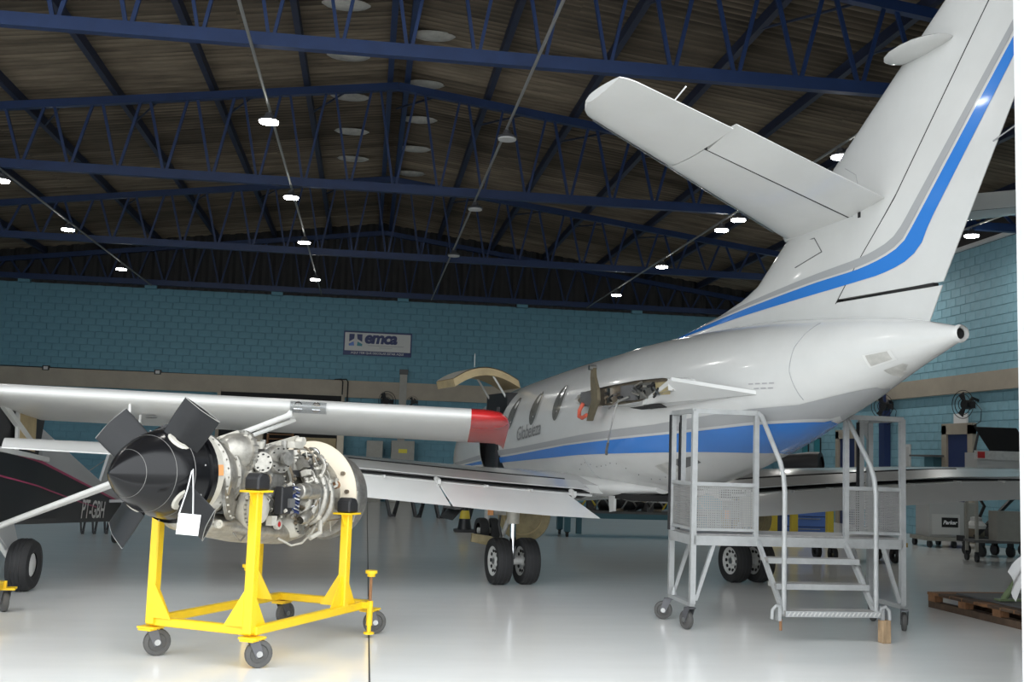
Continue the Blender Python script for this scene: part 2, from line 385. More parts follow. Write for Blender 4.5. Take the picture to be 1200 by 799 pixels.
for x, ys, lit, where in rows:
    x = x * .97
    MB().tube([(x, YO + 1, 6.246), (x, 33.6, 6.246)], .021, 8).build('conduit', A['conduit'], label='thin grey roof conduit over the lamps %s' % where, cat='conduit')
# leaf-shaped roof vents by the ridge
for sx, xs_, ys in ((-1, -.62, [14.0, 16.2, 18.4, 20.6, 22.9, 25.1]), (1, .80, [15.1, 17.3, 19.7, 21.9, 24.1, 26.3])):
    for i, y in enumerate(ys):
        v = MB(); rr = []; y = y * 1.027
        for j in range(9):
            u_ = -1 + j / 4; wd = .22 * math.sqrt(max(.02, 1 - u_ * u_)); rr.append([(xs_ + .38 * u_, y + wd * math.cos(a), roofz(xs_) + .27 - .07 * math.sin(a) * math.sqrt(max(.02, 1 - u_ * u_))) for a in np.linspace(0, PI, 7)])
        v.loft(rr, cap=False, closed=False).build('roof_vent', A['vent'], label='pale leaf-shaped roof vent %s of the ridge, %s from the camera' % ('left' if sx < 0 else 'right', ordw(i)), cat='vent', group='roof vents')

# ================================================================== THE JET
HEAD = math.radians(12.5); JMID = (3.42, 13.63, 0)
jet = thing('business_jet', 'white twin-jet aircraft with blue and grey stripes, engines removed, tail toward camera', 'airplane', JMID, HEAD)
ST = np.array([(-5.66, 2.63, .06), (-5.2, 2.60, .19), (-4.5, 2.51, .37), (-3.85, 2.425, .515), (-3.2, 2.33, .65), (-2., 2.16, .825), (-.5, 2.01, .93), (1, 1.92, .93), (2.5, 1.81, .925), (3.5, 1.73, .91), (5, 1.6, .82), (5.9, 1.48, .62), (6.6, 1.38, .36), (6.95, 1.33, .05)])
def _pchip(x, X, Yv):
    d = np.diff(Yv) / np.diff(X); mm = np.zeros(len(X)); mm[0], mm[-1] = d[0], d[-1]
    for i in range(1, len(X) - 1): mm[i] = 0 if d[i - 1] * d[i] <= 0 else 2 * d[i - 1] * d[i] / (d[i - 1] + d[i])
    i = min(max(np.searchsorted(X, x) - 1, 0), len(X) - 2); h = X[i + 1] - X[i]; t = (x - X[i]) / h
    return (2 * t**3 - 3 * t**2 + 1) * Yv[i] + (t**3 - 2 * t**2 + t) * h * mm[i] + (-2 * t**3 + 3 * t**2) * Yv[i + 1] + (t**3 - t**2) * h * mm[i + 1]
def fz(s): return float(_pchip(s, ST[:, 0], ST[:, 1])), float(_pchip(s, ST[:, 0], ST[:, 2]))
def fl(s, z):
    zc, r = fz(s); return math.sqrt(max(r * r - (z - zc)**2, 0))
# body coordinates: x = to the jet's right, y = forward, z = up
NF = 96
S = np.concatenate([np.linspace(-5.66, -5.2, 6), np.linspace(-5.1, 5.9, 111), np.linspace(6.0, 6.95, 14)])
hull = MB(); rings = []
for s in S:
    zc, r = fz(s); rings.append([(r * math.sin(2 * PI * k / NF), s, zc + r * math.cos(2 * PI * k / NF)) for k in range(NF)])
DOOR = (2.75, 3.6, 1.22, 2.42)
hull.loft(rings, cap=False)
keep = []
for f in hull.f:
    c = np.mean([hull.v[i] for i in f], axis=0)
    if c[0] < 0 and DOOR[0] < c[1] < DOOR[1] and DOOR[2] < c[2] < DOOR[3]: continue
    keep.append(f)
hull.f = keep
fus = hull.build('fuselage', A['jet'], jet, 60)
# doorway lining and cabin darkness
MB().box((-.35, 3.17, 1.82), (.9, .95, 1.3)).build('doorway', A['black'], fus, 0)
def decal(name, top, bot, s0, s1, m_, parent, sides=(-1, 1), n=110, off=.006, nz=16):
    """painted band between two (s,z) curves wrapped on the hull"""
    for sd in sides:
        b = MB(); R = []
        for s in np.linspace(s0, s1, n):
            zt, zb = np.interp(s, *top), np.interp(s, *bot); zc, r = fz(s)
            row = []
            for k in range(nz + 1):
                at_, ab_ = (math.asin(max(-1, min(1, (z_ - zc) / r))) for z_ in (zt, zb)); an = at_ + (ab_ - at_) * k / nz
                row.append((sd * (r + off) * math.cos(an), s, zc + (r + off) * math.sin(an)))
            R.append(row)
        b.loft(R, cap=False, closed=False).build(name, m_, parent, 60)
gt = ([-4.78, -3.98, -3.47, -2.01, -.27, 1.99, 2.77, 4.8, 6.3], [2.25, 2.10, 2.07, 1.93, 1.82, 1.65, 1.61, 1.42, 1.33])
gb = ([-4.12, -3.37, -2.42, -1.91, .27, 2.09, 2.84, 4.8, 6.3], [1.99, 1.945, 1.865, 1.835, 1.71, 1.575, 1.525, 1.37, 1.29])
bt = ([-4.12, -3.37, -2.42, -1.91, .27, 2.09, 2.84, 4.8, 6.3], [1.965, 1.92, 1.84, 1.81, 1.69, 1.55, 1.50, 1.35, 1.27])
bb = ([-3.5, -2.5, -1.77, -.10, 2.18, 2.94, 4.8, 6.3], [1.66, 1.65, 1.63, 1.58, 1.46, 1.42, 1.33, 1.255])
bandsd = ((-1, DOOR[1], 6.3), (-1, -4.75, DOOR[0]), (1, -4.75, 6.3))
for sd, a, b in bandsd:
    decal('grey_stripe', gt, gb, a, b, A['jetgrey'], fus, (sd,))
    decal('blue_stripe', bt, bb, max(a, -4.1), b, A['jetblue'], fus, (sd,))
# windows
def window(s, z, sd, w_=.145, h_=.235):
    b = MB(); R0 = []
    for k in range(28):
        a = 2 * PI * k / 28; ss = s + w_ * math.cos(a); zz = z + h_ * math.sin(a); R0.append((sd * (fl(ss, zz) + .007), ss, zz))
    c = (sd * (fl(s, z) + .008), s, z); b.add(R0 + [c], [(k, (k + 1) % 28, 28) for k in range(28)])
    wn = b.build('cabin_window', A['dglass'], fus, 60)
    b = MB(); rr = [[], []]
    for k in range(29):
        a = 2 * PI * k / 28
        for j, q in enumerate((1., 1.14)):
            ss = s + w_ * q * math.cos(a); zz = z + h_ * (1 + (q - 1) * .7) * math.sin(a); rr[j].append((sd * (fl(ss, zz) + .009), ss, zz))
    b.loft(rr, cap=False, closed=False).build('window_rim', A['jet'], wn, 60)
for sd in (-1, 1):
    for s, z in ((.5, 2.24), (1.34, 2.195), (2.24, 2.145)): window(s, z, sd)
for s in (2.95, 3.6): window(s, 2.08, 1)
# name script and small stencils wrapped on the side
def wrap_text(txt, size, s0, z0, slope, m_, parent, name, shear=0, bold=0, spacing=1., sd=-1, xs=1.):
    me = text_mesh(txt, size, shear, bold, m_, 0, spacing)
    for v_ in me.vertices:
        s = s0 + sd * v_.co.x * xs * -1 * -1 if sd > 0 else s0 - v_.co.x * xs
        z = z0 + v_.co.y + slope * v_.co.x * xs
        v_.co = (sd * (fl(s, z) + .007), s, z)
    return link(name, me, parent)
wrap_text('Globeleza', .27, 1.92, 1.745, .10, A['name_grey'], fus, 'name_lettering', .35, .001, .95, -1, .90)
for s0, z0, n in ((-3.52, 2.30, 4), (-3.58, 2.255, 3)):
    for k in range(n):
        b = MB(); R = [[(-(fl(s, z) + .006), s, z) for s in np.linspace(s0 - k * .085, s0 - k * .085 - .06, 3)] for z in (z0 + .006, z0 - .006)]
        b.loft(R, cap=False, closed=False).build('stencil_mark', A['sign_grey'], fus, 0)
def patch(name, pts, m_, off=.006, sd=-1, parent=None):
    """small quad panel wrapped on the hull, pts (s,z) corners"""
    b = MB(); n = 6; R = []
    for i in range(n + 1):
        t = i / n; a = np.array(pts[0]) * (1 - t) + np.array(pts[1]) * t; c = np.array(pts[3]) * (1 - t) + np.array(pts[2]) * t
        R.append([(sd * (fl(*(a * (1 - u) + c * u)) + off), *(a * (1 - u) + c * u)) for u in np.linspace(0, 1, n + 1)])
    return b.loft(R, cap=False, closed=False).build(name, m_, parent or fus, 60)
def hull_line(pts, sd=-1, r=.004, m_=None, name='panel_seam'):
    b = MB(); P_ = []
    for (s0, z0), (s1, z1) in zip(pts, pts[1:]):
        for t in np.linspace(0, 1, 8): s, z = s0 + (s1 - s0) * t, z0 + (z1 - z0) * t; P_.append((sd * (fl(s, z) + .003), s, z))
    b.tube(P_, r, 5).build(name, m_ or A['jetgrey'], fus)
patch('tail_access_panel', [(-4.83, 2.50), (-5.10, 2.53), (-5.12, 2.45), (-4.86, 2.39)], A['sign'], .008)
patch('tail_access_panel', [(-4.86, 2.495), (-5.07, 2.52), (-5.09, 2.455), (-4.88, 2.405)], A['vent'], .011)
patch('tail_access_panel', [(-4.95, 2.37), (-5.14, 2.42), (-5.16, 2.41), (-4.97, 2.31)], A['vent'], .007)
hull_line([(-4.16, 2.85), (-4.06, 2.62), (-4.03, 2.4), (-4.07, 2.14)])
hull_line([(-.2, 1.56), (-.22, 1.34), (-.35, 1.24)])
patch('belly_vent', [(-1.95, 1.55), (-2.35, 1.60), (-2.35, 1.535), (-2.0, 1.46)], A['slate'], .006)
patch('belly_vent', [(-1.62, 1.48), (-1.9, 1.53), (-1.93, 1.44), (-1.68, 1.385)], A['vent'], .006)
for k in range(14):
    s = .1 - k * .13; z = 1.50 - .02 * abs(k - 5) + .05 * math.sin(k)
    MB().ball((-(fl(s, z) + .001), s, z), .008, 6).build('rivet', A['slate'], fus)
# tail exhaust
MB().lathe([(.062, -.03), (.075, .0), (.045, -.005), (.04, .15)], (0, -5.67, 2.63), (0, 1, 0), 20).build('tail_outlet', A['jet'], jet)
MB().lathe([(.0, 0), (.042, 0)], (0, -5.668, 2.63), (0, 1, 0), 20).build('outlet_core', A['dark'], jet)

# fin and rudder ---------------------------------------------------
def naca(x, t): x = min(max(x, 0), 1); return 5 * t * (.2969 * math.sqrt(x) - .126 * x - .3516 * x**2 + .2843 * x**3 - .1036 * x**4)
ZT = 5.85
def f_le(z): return float(np.interp(z, [2.6, 2.86, 2.98, 3.05, 3.14, 3.22, 3.34, 4.4, 5.44, 6], [.4, -.3, -.95, -1.45, -1.95, -2.32, -2.72, -4.13, -5.55, -6.31]))
def f_te(z): return float(np.interp(z, [2.6, 3.05, 3.06, 4.41, 6.], [-5.24, -5.48, -5.48, -6.27, -7.17]))
def f_hi(z): return float(np.interp(z, [2.9, 3.85, 5.15, 6.], [-4.05, -4.98, -6.01, -6.70]))
def f_half(s, z):
    le, te = f_le(z), f_te(z); c = le - te; th = .085 if z > 3.35 else .085 - (.035 * (3.35 - z) / .5)
    return c * naca((le - s) / c, min(th, .26 / c)) + .004
def fin_piece(name, z0, z1, fa, fb, m_, nz=16, nc=22, dense=False):
    b = MB(); R = []
    for z in np.linspace(z0, z1, nz):
        a, e = fa(z), fb(z)
        cs = [a + (e - a) * (1 - math.cos(PI / 2 * k / nc)) for k in range(nc + 1)]
        ring = [(f_half(s, z), s, z) for s in cs] + [(-f_half(s, z), s, z) for s in reversed(cs)]
        R.append(ring)
    return b.loft(R).build(name, m_, jet, 40)
fin = fin_piece('fin', 2.62, 3.045, f_le, f_te, A['jet'], 20)
fin_piece('fin', 3.045, ZT, f_le, lambda z: f_hi(z) + .008, A['jet'], 26)
fin_piece('rudder', 3.075, ZT, lambda z: f_hi(z) - .008, f_te, A['jet'], 22, 14)
fin_piece('rudder_gap', 3.035, ZT, lambda z: f_hi(z) + .006, lambda z: f_hi(z) - .006, A['dark'], 14, 2)
MB().prism([(-.028, -4.18, 3.04), (-.028, -5.40, 3.05), (-.028, -5.40, 3.075), (-.028, -4.18, 3.075)], (.056, 0, 0)).build('rudder_gap', A['dark'], jet, 0)
def fin_band(name, A_, B_, m_, n=60, off=.004):
    """band between two (s,z) polylines on both faces of the fin"""
    def res(P_):
        P_ = np.array(P_); d = np.r_[0, np.cumsum(np.hypot(*np.diff(P_, axis=0).T))]; t = np.linspace(0, d[-1], n)
        return np.c_[np.interp(t, d, P_[:, 0]), np.interp(t, d, P_[:, 1])]
    a, c = res(A_), res(B_)
    for sd in (-1, 1):
        b = MB(); b.loft([[(sd * (f_half(*(p * (1 - u) + q * u)) + off), *(p * (1 - u) + q * u)) for u in np.linspace(0, 1, 5)] for p, q in zip(a, c)], cap=False, closed=False).build(name, m_, jet, 60)
def ext(P_):   # carry the stripe on up the rudder to the fin top
    (s0, z0), (s1, z1) = P_[0], P_[1]; k = (s0 - s1) / (z0 - z1); return [(s0 + k * (ZT - .02 - z0), ZT - .02)] + P_
gL = ext([(-6.29, 4.985), (-5.085, 3.63), (-5.0, 3.545), (-4.87, 3.485), (-4.70, 3.435), (-4.48, 3.40), (-3.9, 3.345), (-2.66, 3.212), (-1.85, 3.11), (-1.35, 3.03)])
bL = ext([(-6.29, 4.86), (-5.19, 3.58), (-5.10, 3.48), (-4.96, 3.40), (-4.72, 3.34), (-4.48, 3.305), (-3.9, 3.265), (-2.66, 3.15), (-1.85, 3.065), (-1.2, 3.0)])
bR = ext([(-6.29, 4.72), (-5.37, 3.57), (-5.30, 3.44), (-5.22, 3.36), (-5.06, 3.28), (-4.79, 3.225), (-4.2, 3.18), (-2.73, 3.085), (-1.9, 3.02), (-1.2, 2.965)])
gR = [(s + .02, z + .018) for s, z in bL]
fin_band('fin_grey_stripe', gL, gR, A['jetgrey']); fin_band('fin_blue_stripe', bL, bR, A['jetblue'])
# small oval fairing and marks on the fin
MB().ball((0, 0, 0), 1, 16, (.20, .36, .035)).build('fin_oval_fairing', A['jet'], jet, 60, loc=(-.14, -5.36, 5.05)).rotation_euler.x = -.03
for (a, c) in (((-4.33, 4.28), (-4.5, 4.18)), ((-4.5, 4.18), (-4.55, 4.0)), ((-4.55, 4.0), (-4.45, 3.8))):
    MB().tube([(-(f_half(*p) + .001), *p) for p in (a, c)], .003, 5).build('panel_seam', A['jetgrey'], jet)
MB().box((-(f_half(-4.55, 3.78) + .002), -4.55, 3.80), (.006, .035, .05)).build('drain_hole', A['dark'], jet, 0)
for p, q in (((-.01, -6.05, 4.1), (-.04, -6.42, 4.18)),):
    MB().tube([p, q], .006, 6).build('static_wick', A['jetgrey'], jet)
# tailplane --------------------------------------------------------
def tail_half(sd):
    def le(l): return -3.22 - 1.68 * l / 3.05 - (.20 * max(0, (l - 2.85) / .2)**2.5)
    def te(l): return -4.85 - .89 * l / 3.05 + (.05 * max(0, (l - 2.85) / .2)**3)
    def zz(l): return 3.84 + .42 * l / 3.05
    def hin(l): return -4.36 - .95 * l / 3.05
    def sect(l, a, b, dz=0, n=10):
        c = le(l) - te(l); xs_ = [a + (b - a) * k / n for k in range(n + 1)]
        up = [(sd * l, le(l) - c * x, zz(l) + c * naca(x, .10) + .004 + dz * (x - a)) for x in xs_]; dn = [(sd * l, le(l) - c * x, zz(l) - c * naca(x, .10) - .004 + dz * (x - a)) for x in reversed(xs_)]
        return up + dn
    xh = lambda l: (le(l) - hin(l)) / (le(l) - te(l))
    LI = 1.93
    main = MB(); main.loft([sect(l, 0 if True else 0, xh(l)) for l in np.linspace(.0, LI, 9)]); main.build('tailplane', A['jet'], jet, 40)
    out = MB(); ls = list(np.linspace(LI + .012, 2.85, 6)) + [2.92, 2.98, 3.02, 3.05]; out.loft([sect(l, 0, 1) for l in ls]); out.build('tailplane_tip', A['jet'], jet, 40)
    el = MB(); el.loft([sect(l, xh(l) + .012, 1, .12) for l in np.linspace(.10, LI - .02, 8)]); el.build('elevator', A['jet'], jet, 40)
    gp = MB(); gp.loft([[(x * 1., y, z) for x, y, z in sect(l, xh(l) - .001, xh(l) + .013)] for l in np.linspace(.05, LI + .005, 6)]).build('elevator_gap', A['dark'], jet, 0)
    # de-icer boot on the leading edge
    bo = MB(); R = []
    for l in np.linspace(.25, 2.85, 8):
        c = le(l) - te(l); xs_ = [.0, .003, .01, .025, .05]
        R.append([(sd * l, le(l) - c * x + .003, zz(l) - c * naca(x, .10) - .006) for x in reversed(xs_)] + [(sd * l, le(l) - c * x + .003, zz(l) + c * naca(x, .10) + .006) for x in xs_])
    bo.loft(R, cap=False, closed=False).build('leading_edge_boot', A['jetgrey'], jet, 40)
    MB().tube([(sd * 2.55, te(2.55), zz(2.55)), (sd * 2.58, te(2.55) - .22, zz(2.55) + .03)], .006, 6).build('static_wick', A['paper'], jet)
for sd in (-1, 1): tail_half(sd)
# root fairing of the tailplane on the fin
MB().ball((0, 0, 0), 1, 20, (.13, .80, .13)).build('tailplane_root_fairing', A['jet'], jet, 60, loc=(0, -4.02, 3.82))
for a, c in (((-3.3, 3.72), (-3.9, 3.70)), ((-3.9, 3.70), (-4.02, 3.55)), ((-4.02, 3.55), (-3.6, 3.46))):
    MB().tube([(-(f_half(*p) + .002), *p) for p in (a, c)], .005, 5).build('panel_seam', A['slate'], jet)

# wings --------------------------------------------------------------
def wing_half(sd):
    dz = .035 * sd
    def le(l): return 1.55 - (l - .9) * .36
    def te(l): return -.75 - .07 * (l - 1)
    def zz(l): return 1.165 + .070 * (min(l, 4.2) - 1) + .03 * max(0, l - 4.2) + dz * min(1, l / 2)
    def sect(l, a, b, n=12, t=.12, drop=0):
        c = le(l) - te(l); xs_ = [a + (b - a) * (1 - math.cos(PI / 2 * k / n)) for k in range(n + 1)]
        z0 = zz(l) + .05
        zt = lambda x: z0 + .04 * math.sin(PI * min(x, 1)) + c * naca(x, t) - .04 * x
        zb = lambda x: z0 + .02 * math.sin(PI * min(x, 1)) - c * naca(x, t) * .7 - .04 * x
        return [(sd * l, le(l) - c * x, zt(x) + .006) for x in xs_] + [(sd * l, le(l) - c * x, zb(x) - .006) for x in reversed(xs_)]
    LF = 5.5
    wg = MB(); wg.loft([sect(l, 0, .86 if l < LF else 1) for l in [.3, .9, 1.6, 2.4, 3.2, 4.0, 4.8, LF]]).build('wing', A['jet'], jet, 40)
    wo = MB(); wo.loft([sect(l, 0, 1) for l in [LF + .01, 6.1, 6.9, 7.15, 7.25]]).build('outer_wing', A['jet'], jet, 40)
    # shroud lip, dark cove and the lowered flap in two panels
    R, R2, R3 = [], [], []
    for l in np.linspace(.95, LF, 8):
        t_ = te(l); R.append([(sd * l, t_ + .42, zz(l) + .125), (sd * l, t_ + .06, zz(l) + .035), (sd * l, t_ + .06, zz(l) + .027), (sd * l, t_ + .42, zz(l) + .10)])
        R2.append([(sd * l, t_ + .30, zz(l) + .02), (sd * l, t_ + .05, zz(l) - .005), (sd * l, t_ + .05, zz(l) - .03), (sd * l, t_ + .30, zz(l) - .09)])
        R3.append([(sd * l, t_ + .02, zz(l) - .02), (sd * l, t_ - .02, zz(l) - .03), (sd * l, t_ - .02, zz(l) - .05), (sd * l, t_ + .02, zz(l) - .05)])
    MB().loft(R).build('flap_shroud', A['jet'], jet, 30); MB().loft(R2).build('flap_cove', A['dark'], jet, 0); MB().loft(R3).build('flap_vane', A['jet'], jet, 30)
    for a, c in ((1.30, 2.86), (2.89, LF - .02)):
        R = []
        for l in np.linspace(a, c, 5):
            t_ = te(l) - .03; z = zz(l) - .055; sk = 0
            ch, an = .42 - .02 * l, math.radians(38)
            prof = [(0, .0), (.04, .03), (.15, .035), (.5, .02), (1, .004), (1, -.004), (.5, -.015), (.1, -.02)]
            l2 = l + (.10 if l < a + .01 and a < 1.5 else 0)
            R.append([(sd * (l + (-.30 * x if a < 1.5 and l < a + .01 else (-.08 * x))), t_ - ch * x * math.cos(an) + y * math.sin(an), z - ch * x * math.sin(an) + y * math.cos(an)) for x, y in prof])
        MB().loft(R).build('flap', A['jet'], jet, 40)
    for l in (1.2, 1.75, 2.3, 2.875, 3.5, 4.2, 4.9):
        t_ = te(l); big = l in (1.2, 2.875)
        k = MB(); k.box((sd * l, t_ + .02, zz(l) - .03), (.035 if big else .018, .2, .05 if big else .03))
        if big: k.cyl((sd * l, t_ - .05, zz(l) - .06), (sd * l, t_ + .05, zz(l) + .0), .03, n=8); k.tube([(sd * (l - .05), t_ + .1, zz(l)), (sd * (l + .02), t_ - .08, zz(l) - .07)], .012, 6)
        k.build('flap_hinge', A['jet'], jet)
    MB().loft([[(sd * l, te(l) + .50, zz(l) + .139), (sd * l, te(l) + .47, zz(l) + .134), (sd * l, te(l) + .47, zz(l) + .12), (sd * l, te(l) + .50, zz(l) + .12)] for l in np.linspace(1.1, 4.6, 6)]).build('spoiler_slot', A['dark'], jet, 0)
    # root fairing sweeping into the belly
    R = []
    for t in np.linspace(0, 1, 9):
        s = 1.7 - t * 2.9; r = .34 * math.sin(PI * (.1 + .86 * t))**.6; zc, rf = fz(s); x0 = fl(s, 1.22) * .86
        R.append([(sd * (x0 + r * .95 * math.cos(a)), s, 1.20 + r * .42 * math.sin(a)) for a in np.linspace(0, 2 * PI, 16, endpoint=False)])
    MB().loft(R).build('wing_root_fairing', A['jet'], jet, 60)
for sd in (-1, 1): wing_half(sd)

# landing gear ------------------------------------------------------
def tyre(prof_r, wd, rim):
    return [(rim, -wd / 2 * .8), (prof_r * .86, -wd / 2), (prof_r * .955, -wd / 2 * .93), (prof_r, -wd / 2 * .55), (prof_r, wd / 2 * .55), (prof_r * .955, wd / 2 * .93), (prof_r * .86, wd / 2), (rim, wd / 2 * .8)]
def gear(sd):
    x0 = sd * 1.635
    for k in (-.175, .175):
        c = (x0 + k, 0, .277)
        wh = MB().lathe(tyre(.278, .20, .175), c, (1, 0, 0), 40).build('tyre', A['rubber'], jet)
        for g_ in (-.05, 0, .05): MB().lathe([(.2785, -.004), (.2795, -.004), (.2795, .004), (.2785, .004)], (c[0] + g_, 0, .277), (1, 0, 0), 40).build('tread_groove', A['black'], wh)
        h = MB().lathe([(.0, -.062), (.05, -.065), (.065, -.05), (.12, -.05), (.165, -.075), (.178, -.08), (.178, .08), (.165, .075), (.0, .06)], c, (1, 0, 0), 36).build('wheel_hub', A['hub'], wh)
        for q in range(10):
            a = 2 * PI * q / 10; p = (c[0] - .056, .125 * math.cos(a), .277 + .125 * math.sin(a))
            MB().cyl((p[0] - .006, p[1], p[2]), (p[0] + .01, p[1], p[2]), .022, n=10).build('hub_hole', A['dark'], h)
        MB().cyl((c[0] - .075, 0, .277), (c[0] - .05, 0, .277), .04, n=14).build('axle_cap', A['steel'], h)
    MB().cyl((x0 - .2, 0, .277), (x0 + .2, 0, .277), .045, n=14).build('axle', A['hub'], jet)
    MB().cyl((x0, 0, .25), (x0, .02, .82), .04, n=16).build('oleo_piston', A['chrome'], jet)
    MB().tube([(x0, .02, .72), (x0, .03, 1.2)], [.075, .085], 16).build('gear_leg', A['cream_metal'], jet)
    q = MB().tube([(x0 - .06, .10, .34), (x0 - .05, .26, .55), (x0 - .04, .08, .76)], .03, 8)
    q.build('torque_link', A['hub'], jet)
    MB().tube([(x0 - .08, .1, .4), (x0 - .13, .16, .7), (x0 - .1, .1, 1.1)], .014, 6).build('brake_line', A['black'], jet)
    MB().tube([(x0, .05, .95), (x0 + sd * -.45, .25, 1.16)], .035, 10).build('side_stay', A['hub'], jet)
    MB().box((x0 - .17, .12, .93), (.16, .2, .22)).build('actuator', A['alu2'], jet)
    MB().cyl((x0 - .30, .0, .82), (x0 - .30, .0, .92), .035, n=10).build('orange_cap', A['orange'], jet)
    # leg door in front: a dished khaki plate with ribs
    door = MB().lathe([(.0, .05), (.15, .045), (.27, .02), (.34, -.02), (.345, -.05)], (x0 + .33, .55, .80), (-.55, -.8, 0), 28).build('gear_door', A['olive_tan'], jet)
    for r_ in (.15, .24): MB().lathe([(r_, .05 - r_ * .08), (r_ + .012, .055 - r_ * .08), (r_ + .02, .045 - r_ * .09)], (x0 + .33, .55, .80), (-.55, -.8, 0), 28).build('door_rib', A['tan'], door)
    MB().prism([(x0 - .40, .4, .47), (x0 - .15, .3, .42), (x0 - .05, .32, .48), (x0 - .15, .36, .54), (x0 - .38, .42, .57)], (0, .04, 0)).build('leg_fairing', A['olive_tan'], jet, 0)
for sd in (-1, 1): gear(sd)
# nose gear
nt_ = MB().lathe(tyre(.22, .16, .13), (-.1, 5.75, .22), (1, 0, 0), 28).build('tyre', A['rubber'], jet); MB().lathe(tyre(.22, .16, .13), (.1, 5.75, .22), (1, 0, 0), 28).build('tyre', A['rubber'], jet)
MB().cyl((0, 5.75, .22), (0, 5.8, 1.1), .05, n=12).build('nose_gear_leg', A['hub'], jet); MB().cyl((-.17, 5.75, .22), (.17, 5.75, .22), .05, n=12).build('axle', A['hub'], jet)
# open belly bay with hanging hatches
MB().box((-.30, -.85, 1.105), (.5, .7, .07)).build('belly_bay', A['dark'], jet, 0)
for k in range(9): MB().tube([(-.5 + .05 * k, -1.15 + .03 * k, 1.09), (-.48 + .05 * k, -.9 + .05 * (k % 3), 1.055), (-.5 + .05 * k, -.6, 1.08)], .012, 6).build('bay_pipe', A['brown_metal' if k % 2 else 'steel'], jet)
MB().prism([(-.56, -.55, 1.10), (-.56, -.38, 1.10), (-.55, -.40, .90), (-.55, -.52, .92)], (.03, 0, 0)).build('bay_hatch', A['jet'], jet, 0)
MB().prism([(-.12, -1.25, 1.07), (-.12, -.45, 1.06), (-.02, -.45, 1.05), (-.02, -1.25, 1.06)], (0, 0, -.02)).build('bay_frame', A['jet'], jet, 0)

